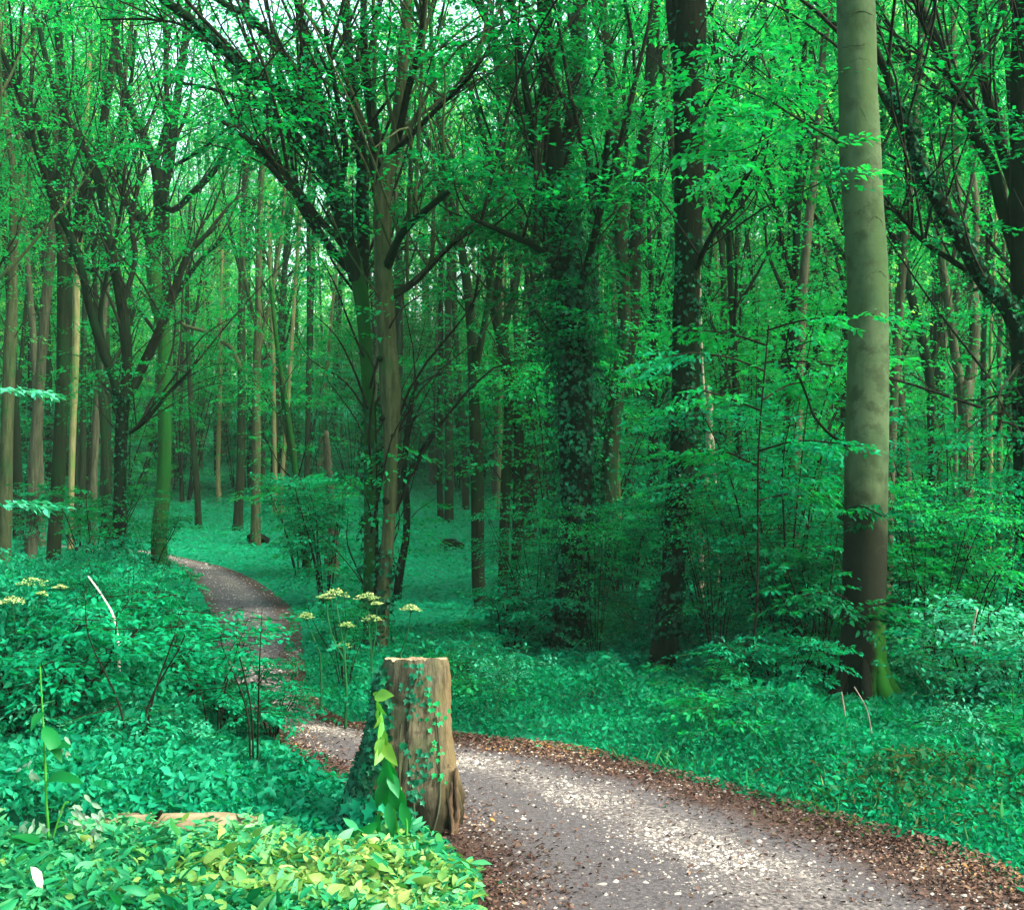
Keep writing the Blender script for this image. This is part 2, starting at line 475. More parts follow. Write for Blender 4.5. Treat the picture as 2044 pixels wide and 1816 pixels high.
def ivy_on(p4, n, t0, t1, L, rng, spread=0.05, kind=3):
    C = p4[:, :3]; k = len(C)
    f = rng.uniform(t0, t1, n) * (k - 1)
    i = np.minimum(k - 2, f.astype(int)); w = (f - i)[:, None]
    c = C[i] * (1 - w) + C[i + 1] * w
    rad = p4[i, 3]
    a = rng.uniform(0, 6.28, n)
    # ragged thickness along and around the stem
    lump = 0.5 + 0.5 * np.sin(f * 1.7 + a * 2.0 + 1.0) * np.sin(f * 0.63 - a)
    keep = rng.uniform(0, 1, n) < .25 + .75 * lump
    o = np.stack([np.cos(a), np.sin(a), 0 * a], -1)
    p = c + o * (rad + spread * rng.uniform(0, 1, n) ** 1.3 * (0.3 + 1.4 * lump))[:, None]
    dr = o * rng.uniform(.1, .9, (n, 1)) + np.array([0, 0, -1.0]) * rng.uniform(.2, 1, (n, 1)) + rng.normal(0, .5, (n, 3))
    nm = o + np.array([0, 0, .5]) + rng.normal(0, .35, (n, 3))
    p, dr, nm = p[keep], dr[keep], nm[keep]
    return leaves(p, dr, nm, L * rng.uniform(.6, 1.3, len(p)), .8, kind, rng)


# ------------------------------------------------------------------ ground and path
def axis(a, b, s0, s1):
    v = [a]; 
    while v[-1] < b:
        f = (v[-1] - a) / (b - a)
        v.append(v[-1] + s0 + (s1 - s0) * f)
    return np.array(v)


ys = np.concatenate([np.arange(-14, 0, 1.0), axis(0, 40, .25, .8), axis(42, 260, 2, 8)])
xr = axis(0, 170, .25, 6); xs = np.concatenate([-xr[::-1], xr[1:]])
GX, GY = np.meshgrid(xs, ys)
gv = np.stack([GX, GY, hz(GX, GY)], -1).reshape(-1, 3)
nx, ny = len(xs), len(ys)
ii = (np.arange(ny - 1)[:, None] * nx + np.arange(nx - 1)[None, :])
gf = np.stack([ii, ii + 1, ii + nx + 1, ii + nx], -1).reshape(-1, 4)


def ground_mat():
    m, nt, N, L = new_mat('forest_floor')
    tc = N.new('ShaderNodeTexCoord')
    n1 = noise(N, L, tc.outputs['Object'], 3.0, 5, .6)
    n2 = noise(N, L, tc.outputs['Object'], 30.0, 6, .7)
    n4 = noise(N, L, tc.outputs['Object'], 9.0, 6, .75)
    soil = mixc(N, L, mrange(N, L, n2.outputs[0], .35, .65), (0.003, 0.010, 0.006), (0.010, 0.022, 0.011))
    moss = mixc(N, L, mrange(N, L, n4.outputs[0], .34, .66), (0.001, 0.075, 0.040), (0.003, 0.185, 0.096))
    sep = N.new('ShaderNodeSeparateXYZ'); L.new(tc.outputs['Object'], sep.inputs[0])
    ys_ = N.new('ShaderNodeMath'); ys_.operation = 'MULTIPLY_ADD'
    L.new(n1.outputs[0], ys_.inputs[0]); ys_.inputs[1].default_value = 4.0; L.new(sep.outputs[1], ys_.inputs[2])
    # bare shaded soil under the near undergrowth, mossy carpet in the glade
    c = mixc(N, L, mrange(N, L, ys_.outputs[0], 9.0, 14.0, .6, 1.0), soil, moss)
    b = N.new('ShaderNodeBsdfPrincipled'); L.new(c, b.inputs['Base Color']); b.inputs['Roughness'].default_value = .95; b.inputs['Specular IOR Level'].default_value = .04
    bp = N.new('ShaderNodeBump'); bp.inputs['Strength'].default_value = .6; bp.inputs['Distance'].default_value = .03
    L.new(n2.outputs[0], bp.inputs['Height']); L.new(bp.outputs[0], b.inputs['Normal'])
    o = N.new('ShaderNodeOutputMaterial'); L.new(b.outputs[0], o.inputs[0])
    return m


tag(obj('ground', [(gv, gf)], ground_mat(), smooth=True), kind='structure')

PR = [(2300, 1880), (2044, 1775), (1900, 1703), (1700, 1645), (1400, 1563), (1150, 1500), (950, 1475), (760, 1455), (670, 1437), (612, 1385), (600, 1330), (606, 1270), (578, 1210), (520, 1165), (440, 1130), (360, 1112), (290, 1100), (60, 1083)]
PL = [(1060, 2250), (980, 1950), (955, 1810), (935, 1730), (860, 1645), (740, 1590), (640, 1535), (560, 1480), (490, 1430), (450, 1370), (420, 1300), (425, 1250), (410, 1200), (385, 1160), (350, 1127), (300, 1110), (240, 1102), (40, 1089)]
pr = np.array([G(*p)[:2] for p in PR]); pl = np.array([G(*p)[:2] for p in PL])


def resamp(p, per=10):
    q = smooth_path(np.column_stack([p, np.zeros(len(p)), np.ones(len(p))]), per)
    return q[:, :2]


pr_s, pl_s = resamp(pr), resamp(pl)
NA = 25
us = np.linspace(0, 1, NA)
pv = pl_s[:, None, :] * (1 - us)[None, :, None] + pr_s[:, None, :] * us[None, :, None]
pz = hz(pv[..., 0], pv[..., 1]) + 0.016 - 0.012 * (np.abs(us - .5) * 2)[None, :] ** 4
pvv = np.concatenate([pv, pz[..., None]], -1).reshape(-1, 3)
ns = len(pr_s)
ii = (np.arange(ns - 1)[:, None] * NA + np.arange(NA - 1)[None, :])
pf = np.stack([ii, ii + 1, ii + NA + 1, ii + NA], -1).reshape(-1, 4)


def path_mat():
    m, nt, N, L = new_mat('path_surface')
    tc = N.new('ShaderNodeTexCoord')
    at = N.new('ShaderNodeAttribute'); at.attribute_name = 'across'
    n1 = noise(N, L, tc.outputs['Object'], 2.2, 5, .6)
    n2 = noise(N, L, tc.outputs['Object'], 45.0, 6, .75)
    n3 = noise(N, L, tc.outputs['Object'], 130.0, 3, .7)
    vo = N.new('ShaderNodeTexVoronoi'); vo.inputs['Scale'].default_value = 38.0
    L.new(tc.outputs['Object'], vo.inputs['Vector'])
    u = N.new('ShaderNodeMath'); u.operation = 'MULTIPLY_ADD'
    L.new(n1.outputs[0], u.inputs[0]); u.inputs[1].default_value = 0.26
    L.new(at.outputs['Fac'], u.inputs[2])          # across + 0.13 on average
    brown = mixc(N, L, mrange(N, L, n2.outputs[0], .3, .7), (0.012, 0.007, 0.0065), (0.056, 0.034, 0.030))
    grey = mixc(N, L, mrange(N, L, n2.outputs[0], .3, .7), (0.027, 0.0262, 0.030), (0.078, 0.076, 0.088))
    # packed grey wheel track in the middle, brown litter at both margins
    f1 = mrange(N, L, u.outputs[0], .14, .34); f2 = mrange(N, L, u.outputs[0], .84, .98, 1.0, 0.0)
    mm = N.new('ShaderNodeMath'); mm.operation = 'MULTIPLY'; L.new(f1, mm.inputs[0]); L.new(f2, mm.inputs[1])
    c = mixc(N, L, mm.outputs[0], brown, grey)
    # chalk gravel: a pale worn band, broken up by noise
    g1 = mrange(N, L, u.outputs[0], .52, .64); g2 = mrange(N, L, u.outputs[0], .74, .86, 1.0, 0.0)
    gm = N.new('ShaderNodeMath'); gm.operation = 'MULTIPLY'; L.new(g1, gm.inputs[0]); L.new(g2, gm.inputs[1])
    br = mrange(N, L, n2.outputs[0], .42, .60)
    gk = N.new('ShaderNodeMath'); gk.operation = 'MULTIPLY'; L.new(gm.outputs[0], gk.inputs[0]); L.new(br, gk.inputs[1])
    chalk = mixc(N, L, mrange(N, L, vo.outputs['Color'], .2, .9), (0.12, 0.112, 0.108), (0.26, 0.25, 0.24))
    gk2 = N.new('ShaderNodeMath'); gk2.operation = 'MULTIPLY'; L.new(gk.outputs[0], gk2.inputs[0]); gk2.inputs[1].default_value = .55
    c = mixc(N, L, gk2.outputs[0], c, chalk)
    sp = mrange(N, L, n3.outputs[0], .62, .74, 0, .55)
    c = mixc(N, L, sp, c, (0.15, 0.138, 0.13))
    sp2 = mrange(N, L, n3.outputs[0], .26, .40, .6, 0)
    c = mixc(N, L, sp2, c, (0.014, 0.009, 0.008))
    b = N.new('ShaderNodeBsdfPrincipled'); L.new(c, b.inputs['Base Color']); b.inputs['Roughness'].default_value = .95
    b.inputs['Specular IOR Level'].default_value = .2
    ad = N.new('ShaderNodeMath'); ad.operation = 'ADD'; L.new(n2.outputs[0], ad.inputs[0]); L.new(n3.outputs[0], ad.inputs[1])
    bp = N.new('ShaderNodeBump'); bp.inputs['Strength'].default_value = .7; bp.inputs['Distance'].default_value = .015
    L.new(ad.outputs[0], bp.inputs['Height']); L.new(bp.outputs[0], b.inputs['Normal'])
    o = N.new('ShaderNodeOutputMaterial'); L.new(b.outputs[0], o.inputs[0])
    return m


path_o = obj('path', [(pvv, pf)], path_mat(), smooth=True)
tag(path_o, kind='structure')
att = path_o.data.attributes.new('across', 'FLOAT', 'POINT')
att.data.foreach_set('value', np.tile(us, ns).astype(np.float32))

POLY = np.vstack([pl_s, pr_s[::-1]])


def on_path(X, Y):
    x0, y0 = POLY[:, 0], POLY[:, 1]; x1, y1 = np.roll(x0, -1), np.roll(y0, -1)
    res = np.zeros(len(X), bool)
    for a, b, c, d in zip(x0, y0, x1, y1):
        if b == d: continue
        k = ((b > Y) != (d > Y)) & (X < (c - a) * (Y - b) / (d - b) + a)
        res ^= k
    return res


def path_dist(X, Y):
    E = np.vstack([pl_s[::2], pr_s[::2]])
    out = np.full(len(X), 1e9)
    for e in E:
        out = np.minimum(out, (X - e[0]) ** 2 + (Y - e[1]) ** 2)
    return np.sqrt(out)


def sstep(x, a, b):
    t = np.clip((x - a) / (b - a), 0, 1)
    return t * t * (3 - 2 * t)


def wedge(n, d0, d1, k0=-.49, k1=.49, power=1.0, rng=R0):
    """random ground points between distances d0..d1; power<1 puts more of them near"""
    Y = (rng.uniform(d0 ** power, d1 ** power, n)) ** (1 / power)
    X = Y * rng.uniform(k0, k1, n)
    return X, Y


def cover(name, X, Y, H, L, mat, rng, kind=0, wr=.55, tilt=.45, low=.15, flat=False):
    n = len(X)
    h = H * rng.uniform(low, 1, n) ** .7
    B = np.column_stack([X, Y, hz(X, Y) + h + .004])
    a = rng.uniform(0, 6.28, n)
    dr = np.column_stack([np.cos(a), np.sin(a), rng.normal(-.1, tilt * .8, n)])
    nm = np.column_stack([rng.normal(0, tilt, n), rng.normal(-.15, tilt, n), np.ones(n)])
    return leaves(B, dr, nm, L * rng.choice([.55, .8, 1.0, 1.25, 1.6], n, p=[.25, .3, .25, .14, .06]) * rng.uniform(.85, 1.15, n), wr * rng.uniform(.8, 1.2), kind, rng)


rng = np.random.default_rng(21)
# low carpet of the glade and the wood beyond
X, Y = wedge(300000, 9.5, 80, -.64, .64, power=.7, rng=rng)
k = ~on_path(X + rng.normal(0, .06, len(X)), Y + rng.normal(0, .1, len(X)))
X, Y = X[k], Y[k]
clump = .5 + .5 * np.sin(X * 1.3 + 1.1 * np.sin(Y * .7)) * np.sin(Y * .9 + X * .3)
pd = sstep(path_dist(X, Y), 0, .8)
H = (.05 + .16 * clump) * (.3 + .7 * pd) * (1 + sstep(Y, 25, 60))
L = .05 + .0030 * (Y - 10)
tag(obj('ground_cover', [cover('c', X, Y, H, L, None, rng, 0, .55, .4)], M['leaf_meadow']),
    'low carpet of teal green woodland plants across the glade floor', 'ground cover', kind='stuff')

# leafy verge on the far side of the path
X, Y = wedge(235000, 4.2, 12, -.2, .78, rng=rng)
u, v = D_of(X, Y, hz(X, Y))
k = ~on_path(X + rng.normal(0, .05, len(X)), Y + rng.normal(0, .05, len(X))) & (u > 590) & ((Y > 6.6) | (u > 1000)) & ~((u < 950) & (v > 1475))
X, Y = X[k], Y[k]; u = u[k]
dd = path_dist(X, Y)
clump = .5 + .5 * np.sin(X * 2.6 + 1.7 * np.sin(Y * 1.9)) * np.sin(Y * 2.3 + X)
big = sstep(u, 850, 1150)
fine_ = .5 + .5 * np.sin(X * 7.3 + 2 * np.sin(Y * 5.1)) * np.sin(Y * 6.7 - X * 2.2)
clump = np.clip(clump * .6 + fine_ * .55, 0, 1.1)
H = (.04 + .10 * clump) * sstep(dd, -.05, .5) + sstep(dd, .5, 1.7) * (.08 + .42 * clump * big * (1 - .75 * sstep(u, 1480, 1640)))
for fx, fy in ((1722, 1395), (1322, 1338), (1130, 1312)):
    gb = G(fx, fy)
    H = H * (.22 + .78 * sstep(np.hypot((X - gb[0]) / .75, (Y - gb[1] + .8) / 1.5), .55, 1.0))
L = .034 + .012 * sstep(dd, .3, 1.5)
keep = rng.uniform(0, 1, len(X)) < (.30 + .7 * sstep(dd, 0, .25)) * (.35 + .65 * sstep(clump, .1, .45))
X, Y, H, L = X[keep], Y[keep], H[keep], L[keep]
tag(obj('verge_undergrowth', [cover('c', X, Y, H + .01, L, None, rng, 1, .55, 1.0)], M['leaf_verge']),
    'dense low leafy undergrowth along the right side of the path', 'undergrowth', kind='stuff')

# nettles and brambles left of the path
X, Y = wedge(275000, 5.3, 13.5, -.74, -.06, power=.9, rng=rng)
u, v = D_of(X, Y, hz(X, Y))
k = ~on_path(X + rng.normal(0, .06, len(X)), Y + rng.normal(0, .06, len(X))) & ~((u > 590) & (v < 1470)) & (u < 720)
X, Y = X[k], Y[k]; u, v = u[k], v[k]
dd = path_dist(X, Y)
clump = .5 + .5 * np.sin(X * 2.1 + 1.4 * np.sin(Y * 1.6)) * np.sin(Y * 1.7 + X * .7)
tall = sstep(Y, 6.0, 7.6) * (1 - sstep(u, 330, 470))
H = .10 + .22 * clump + tall * (.30 + .45 * clump)
H = H * (.22 + .78 * sstep(dd, 0, .9)) * (1 - .62 * sstep(u, 400, 540) * sstep(v, 1430, 1500))
keep = rng.uniform(0, 1, len(X)) < (.30 + .7 * np.maximum(tall, .35))
X, Y, H = X[keep], Y[keep], H[keep]
tag(obj('nettle_undergrowth', [cover('c', X, Y, H, .046 + 0 * X, None, rng, 1, .55, 1.0, .1)], M['leaf_teal']),
    'knee high nettles and brambles filling the left side of the path', 'undergrowth', kind='stuff')

# pale ground cover in the foreground, leaf yellow plus painted sunlight by the stump
def fore(n, sel, mat, name, label, L, rng, hi=.105):
    X, Y = wedge(int(n * 1.4), 2.9, 5.75, -.72, .02, rng=rng)
    u, v = D_of(X, Y, hz(X, Y))
    edge = 1675 + 14 * np.sin(u * .021) + 9 * np.sin(u * .073) + np.abs(rng.normal(0, 26, len(u)))
    k = (v > edge) & (u < 958 - np.abs(rng.normal(0, 22, len(u))) - np.clip(1765 - v, 0, 200) * 1.5) & ~on_path(X, Y) & sel(u, v, rng)
    X, Y = X[k], Y[k]
    cl = .5 + .5 * np.sin(X * 5 + Y * 3) * np.sin(Y * 6 - X * 2)
    H = .04 + hi * (.35 + .65 * cl) * rng.uniform(.6, 1, len(X))
    return tag(obj(name, [cover('c', X, Y, H, L, None, rng, 2, .42, .8, .15)], mat), label, 'ground cover', kind='stuff')


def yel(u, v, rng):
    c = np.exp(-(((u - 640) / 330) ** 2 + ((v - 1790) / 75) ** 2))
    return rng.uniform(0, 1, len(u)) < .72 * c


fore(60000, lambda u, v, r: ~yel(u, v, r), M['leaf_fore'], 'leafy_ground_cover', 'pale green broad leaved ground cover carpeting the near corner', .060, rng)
fore(56000, yel, M['leaf_yellow_lit'], 'sunlit_yellow_ground_cover', 'yellow green broad leaved ground cover in front of the stump', .062, rng, .11)

def grass(n, boxes, rng):
    B, Hh = [], []
    for x, y, sx_, sy_, h, f in boxes:
        m = int(n * f); u_ = rng.normal(x, sx_, m); v_ = rng.normal(y, sy_, m)
        c = np.array([G(x, y)]); k_ = c[0, 1] / F
        gx = c[0, 0] + (u_ - x) * k_; gy = c[0, 1] - (v_ - y) * c[0, 1] ** 2 / (F * CAMZ)
        ok = ~on_path(gx, gy) & (gy > 3)
        B.append(np.column_stack([gx, gy, hz(gx, gy)])[ok]); Hh.append(np.full(ok.sum(), h))
    B = np.vstack(B); Hh = np.concatenate(Hh); m = len(B)
    return leaves(B, np.column_stack([rng.normal(0, .35, m), rng.normal(0, .35, m), np.ones(m)]), np.column_stack([rng.normal(0, 1, m), rng.normal(0, 1, m), np.zeros(m) + .1]), Hh * rng.uniform(.5, 1.2, m), .018, 1, rng, .6)


M['grass'] = leaf_mat('grass', [(0.002, 0.09, 0.036), (0.006, 0.15, 0.05), (0.03, 0.19, 0.065), (0.12, 0.20, 0.08)], (1, 1.4, .7), .35, .01)
tag(obj('grass', [grass(1100, ((1500, 1530, 260, 20, .10, .35), (1850, 1600, 160, 26, .12, .3)), rng)], M['grass']),
    'thin grass blades along the margins of the path', 'grass', kind='stuff')

# dried patch at the right margin of the path
X, Y = G(1880, 1585)[:2]
xx = rng.normal(X, .40, 2400); yy = rng.normal(Y, .38, 2400)
tag(obj('dried_undergrowth', [cover('c', xx, yy, .20 * np.exp(-((xx - X) ** 2 + (yy - Y) ** 2) * 4) + .04, .05 + 0 * xx, None, rng, 0, .28, .9)], M['dried']),
    'brown withered tangle of plants at the edge of the path', 'undergrowth', kind='stuff')

# fallen leaves along the margins, chalk chips and pebbles on the path
def on_strip(n, fu, rng, smax=None):
    s = rng.uniform(0, (ns - 1.001) * (smax or 1.0), n); i = s.astype(int); w = (s - i)[:, None]
    u = fu(n)
    a = pl_s[i] * (1 - w) + pl_s[i + 1] * w; b = pr_s[i] * (1 - w) + pr_s[i + 1] * w
    p = a * (1 - u)[:, None] + b * u[:, None]
    return p[:, 0], p[:, 1], u


def edge_u(n):
    a = np.abs(rng.normal(0, .13, n)); side = rng.uniform(0, 1, n) < .72
    return np.where(side, 1.04 - a, -.04 + a)


Xa, Ya, _ = on_strip(17000, edge_u, rng, .6)
Xb, Yb, _ = on_strip(1300, lambda n: rng.uniform(0, 1, n), rng, .5)
X = np.concatenate([Xa, Xb]); Y = np.concatenate([Ya, Yb])
n = len(X); a = rng.uniform(0, 6.28, n)
B = np.column_stack([X, Y, hz(X, Y) + .018 + rng.uniform(0, .012, n)])
tag(obj('leaf_litter', [leaves(B, np.column_stack([np.cos(a), np.sin(a), rng.normal(.05, .22, n)]),
        np.column_stack([rng.normal(0, .35, n), rng.normal(0, .35, n), np.ones(n)]), rng.uniform(.010, .030, n), .6, 1, rng, .5)], M['litter']),
    'fallen brown beech leaves scattered along the margins of the path', 'leaf litter', kind='stuff')

OCT = np.array([(1, 0, 0), (0, 1, 0), (-1, 0, 0), (0, -1, 0), (0, 0, 1)], float)


def stones(X, Y, r, rng):
    n = len(X)
    V = OCT[None] * r[:, None, None] * rng.uniform(.6, 1.25, (n, 5, 3)) * np.array([1, 1, .55])
    a = rng.uniform(0, 6.28, n); c, s = np.cos(a)[:, None], np.sin(a)[:, None]
    V = np.stack([V[..., 0] * c - V[..., 1] * s, V[..., 0] * s + V[..., 1] * c, V[..., 2]], -1)
    V = V + rng.normal(0, .12, V.shape) * r[:, None, None]
    V = V + np.column_stack([X, Y, hz(X, Y) + .012])[:, None, :]
    b = np.arange(n)[:, None] * 5
    return V.reshape(-1, 3), [np.concatenate([b + np.array([q]) for q in ((0, 1, 4), (1, 2, 4), (2, 3, 4), (3, 0, 4))])]


def band(n):
    return np.clip(rng.normal(.55, .095, n), .25, .88)


X, Y, u = on_strip(42000, band, rng, .45)
k = (np.sin(X * 5.1 + 1.3 * np.sin(Y * 3.7)) * np.sin(Y * 4.3 + X) + rng.normal(0, .45, len(X))) > .02
X, Y = X[k], Y[k]
X2, Y2, _ = on_strip(9000, lambda n: rng.uniform(.04, .98, n), rng, .62)
X = np.concatenate([X, X2]); Y = np.concatenate([Y, Y2])
X3, Y3, _ = on_strip(26000, lambda n: np.clip(rng.normal(.5, .17, n), .05, .95), rng, .97)
k3 = Y3 > 8.5; X = np.concatenate([X, X3[k3]]); Y = np.concatenate([Y, Y3[k3]])
mst = leaf_mat('chalk', [(0, 0.03, 0.024, 0.024), (0.12, 0.07, 0.06, 0.06), (0.3, 0.16, 0.152, 0.148), (0.6, 0.23, 0.222, 0.212), (1.0, 0.34, 0.33, 0.32)], (1, 1, 1), 0.0, 0.02)
tag(obj('gravel', [stones(X, Y, (rng.gamma(3.2, .0018, len(X)) + .0022) * np.where(Y > 8.5, 1.35, 1.0), rng)], mst),
    'white chalk chips strewn in a worn band along the path', 'gravel', kind='stuff')

# ------------------------------------------------------------------ traced trees
def pts(s, d, dz=0.0, base=None):
    a = [tuple(float(v) for v in q.split(',')) for q in s.split()]
    out = []
    ln = [0.0]
    for q0, q1 in zip(a[:-1], a[1:]):
        ln.append(ln[-1] + math.hypot(q1[0] - q0[0], q1[1] - q0[1]))
    for (x, y, w), l_ in zip(a, ln):
        f = l_ / max(1e-6, ln[-1])
        dep = d + dz * f
        p = P(x, y, dep)
        out.append([*p, max(.003, w * .5 * dep / F)])
    return np.array(out)


BIG_TREES = []


def traced_tree(label, base, trunk, limbs=(), bark='bark_dark', leaf='leaf_dark', d=None, dz=0.0, twig=13, lsp=27, leafL=.066, ivy=None,
                name='beech_tree', group=None, cat='tree', seed=0, low=.45, sides=12, flare=1.35, spl=(.45, .95), lbark=None, tw_trunk=8, tl=(.7, 1.7), kind=0, wob=.05, wr=.55):
    r = np.random.default_rng(1000 + seed)
    if d is None:
        b = G(*base); d = b[1]
    else:
        b = P(base[0], base[1], d); b[2] = float(hz(b[0], b[1]))
    BIG_TREES.append((b[0], b[1]))
    root = thing(name, label, cat, b, group)
    tp = pts(trunk, d, dz)
    foot = tp[0].copy(); foot[:3] = b; foot[2] -= .12; foot[3] = tp[0, 3] * flare
    mid = tp[0].copy(); mid[:3] = b * .8 + tp[0, :3] * .2; mid[2] += .12; mid[3] = tp[0, 3] * (1 + (flare - 1) * .35)
    tp = np.vstack([foot, mid, tp]) if tp[0, 2] > b[2] + .35 else np.vstack([foot, tp])
    tp = smooth_path(tp, 6)
    tr = obj('trunk', [tube(tp, sides, wob, True, r)], M[bark], root, True, b)
    so, sa, tw = [], [], []
    if tw_trunk:
        t, o, a = side_twigs(tp, tw_trunk, low, tl, r, r=.011); tw += t; so += o; sa += a
    lps = []
    for li, lm in enumerate(limbs):
        s, ldz = lm if isinstance(lm, tuple) else (lm, r.uniform(-1.2, 1.2))
        ss = s.split()
        y_at = float(ss[0].split(',')[1])
        # depth of the trunk where the limb leaves it
        yt0, yt1 = float(trunk.split()[0].split(',')[1]), float(trunk.split()[-1].split(',')[1])
        f = min(1, max(0, (yt0 - y_at) / max(1, yt0 - yt1)))
        lp = pts(s, d + dz * f, ldz); lp[:, 3] *= 1.18
        lp = smooth_path(lp, 5)
        obj('limb', [tube(lp, 8, .06, True, r)], M[lbark or bark], root, True, b)
        lps.append(lp)
        t, o, a = side_twigs(lp, twig, .15, tl, r, r=.010); tw += t; so += o; sa += a
        if seed in (3, 7, 8, 9, 10, 11, 28): tw += side_twigs(lp, 5, .05, (1.4, 3.2), r, 1.8, .017)[0]
    if tw:
        obj('twig_growth', tw, M['twig_dark'] if bark in ('bark_dark', 'bark_moss', 'bark_mid') else M[bark], root, False, b)
    if so:
        so = np.array(so); sa = np.array(sa)
        m = len(so)
        Ln = r.uniform(*spl, m)
        pit = r.normal(-.02, .18, m)
        sp = sprays(so, sa, pit, Ln, lsp, leafL, r, kind, wr)
        d3 = np.column_stack([np.cos(sa), np.sin(sa), 0 * sa])
        st = sticks(so, so + d3 * (Ln * .9)[:, None] - np.array([0, 0, .12]) * Ln[:, None], .004, .0015)
        obj('crown', [sp], M[leaf], root, False, b)
    if ivy:
        for (which, n, t0, t1, L, sprd) in ivy:
            q = tp if which < 0 else lps[which]
            obj('ivy', [ivy_on(q, n, t0, t1, L, r, sprd)], M['ivy'], root, False, b)
    return root, tp, b


# the smooth pale beech at right
t1, t1p, t1b = traced_tree('stout smooth beech with pale grey-green bark standing right of the path', (1722, 1395),
    '1722,1385,98 1722,1300,90 1724,1209,85 1728,1050,85 1729,941,85 1732,780,82 1733,640,80 1730,520,80 1722,400,80 1717,301,81 1712,170,77 1709,33,75 1704,-120,72 1698,-400,66 1690,-800,55',
    (), 'bark_smooth', 'leaf_mid', seed=1, sides=28, tw_trunk=0, wob=.014, flare=1.5)
# bark scars: thin raised eyebrow ridges that follow the round of the trunk
def scar(yc, xc, hw, rise, w=.006):
    w = w * .62
    d = t1b[1]
    c = P(xc, yc, d)
    i = int(np.argmin(np.abs(t1p[:, 2] - c[2]))); R = t1p[i, 3] * 1.0; cx, cy = t1p[i, 0], t1p[i, 1]
    q = []
    for s in np.linspace(-1, 1, 13):
        ox = (c[0] - cx) + s * hw * d / F
        ox = max(-R * .97, min(R * .97, ox))
        q.append([cx + ox, cy - math.sqrt(max(0, R * R - ox * ox)) + w * .25, c[2] + rise * (1 - s * s) * d / F + .005 * math.sin(s * 9 + xc) + .003 * math.sin(s * 23 + yc), w * (1.05 - s * s * .9) * (.75 + .35 * math.sin(s * 13 + yc))])
    return tube(np.array(q), 6, .1, False)


sc_geo = [scar(y, x, hw, rs, w) for y, x, hw, rs, w in ((60, 1712, 46, 22, .006), (97, 1700, 34, -8, .006), (140, 1705, 26, 9, .003), (262, 1702, 18, 34, .003), (305, 1745, 22, 10, .003),
          (372, 1742, 18, 26, .003), (465, 1737, 20, 24, .004), (565, 1740, 26, 16, .004), (700, 1738, 28, -8, .003), (1100, 1750, 17, 12, .005), (1052, 1755, 10, 10, .003), (1040, 1751, 3, 4, .005), (1070, 1748, 3, 3, .005), (360, 1710, 10, 4, .004))]
for a_, l_ in ((-.4, .30), (.9, .26), (2.2, .3), (3.5, .34), (4.5, .30), (5.3, .24)):
    p0 = t1b + np.array([math.cos(a_) * .13, math.sin(a_) * .13, .34]); p1 = t1b + np.array([math.cos(a_) * .21, math.sin(a_) * .21, .08]); p2 = t1b + np.array([math.cos(a_) * (.22 + l_ * .7), math.sin(a_) * (.22 + l_ * .7), -.06])
    obj('root', [tube(smooth_path(np.array([[*p0, .035], [*p1, .055], [*p2, .035]]), 5), 8, .1, True, R0)], M['bark_smooth'], t1, True, t1b)
for g_ in sc_geo: obj('bark_scar', [g_], M['bark_scar'], t1, True, t1b)
# its thin left branch with the bright hanging leaves
def leafy_branch(root, b, segs, mat, bark, seed, n=26, leafL=.075, spl=(.35, .8), kind=1, per=6, name='leafy_branch', spread=.9, jz=.05, wr=.55, az=None, flat=.3):
    r = np.random.default_rng(seed)
    tubes, so, sa = [], [], []
    for s, d0, dz in segs:
        p = smooth_path(pts(s, d0, dz), 5)
        tubes.append(tube(p, 5, .06, False, r))
        T = unit(np.gradient(p[:, :3], axis=0))
        for t in r.uniform(.18, 1.0, per):
            j = min(len(p) - 1, int(t * len(p)))
            so.append(p[j, :3] + r.normal(0, jz, 3)); a0 = math.atan2(T[j, 1], T[j, 0]) if az is None else az
            sa.append(a0 + r.normal(0, spread))
    so, sa = np.array(so), np.array(sa)
    Ln = r.uniform(*spl, len(so))
    br = obj(name, tubes, M[bark], root, False, b)
    obj('foliage', [sprays(so, sa, r.normal(-.05, .15, len(so)), Ln, n, leafL, r, kind, wr, flat)], M[mat], br, False, b * 0 + b)
    return br


D1 = t1b[1]
leafy_branch(t1, t1b, [('1690,292,9 1640,265,6 1590,235,5 1540,205,4 1460,170,3 1380,150,2', D1 - .2, -1.5),
                       ('1590,235,4 1540,270,3 1480,300,3 1420,300,2', D1 - .6, -.8), ('1600,240,4 1560,180,3 1500,130,3 1440,110,2', D1 - .6, -1.0),
                       ('1560,215,4 1500,230,3 1430,230,2 1330,200,2', D1 - .8, -1.2), ('1540,205,3 1500,330,2 1450,370,2', D1 - .8, .6)], 'leaf_bright', 'bark_mid', 5, 30, .062, (.3, .6), 1, 9)
leafy_branch(t1, t1b, [('1690,888,8 1655,865,6 1625,830,6 1610,790,5 1590,740,5 1570,700,4 1575,655,3', D1, -.5), ('1600,760,4 1560,710,3 1620,680,2', D1 - .3, -.3)], 'leaf_mid', 'bark_dark', 6, 10, .06, (.25, .4), 1, 3)

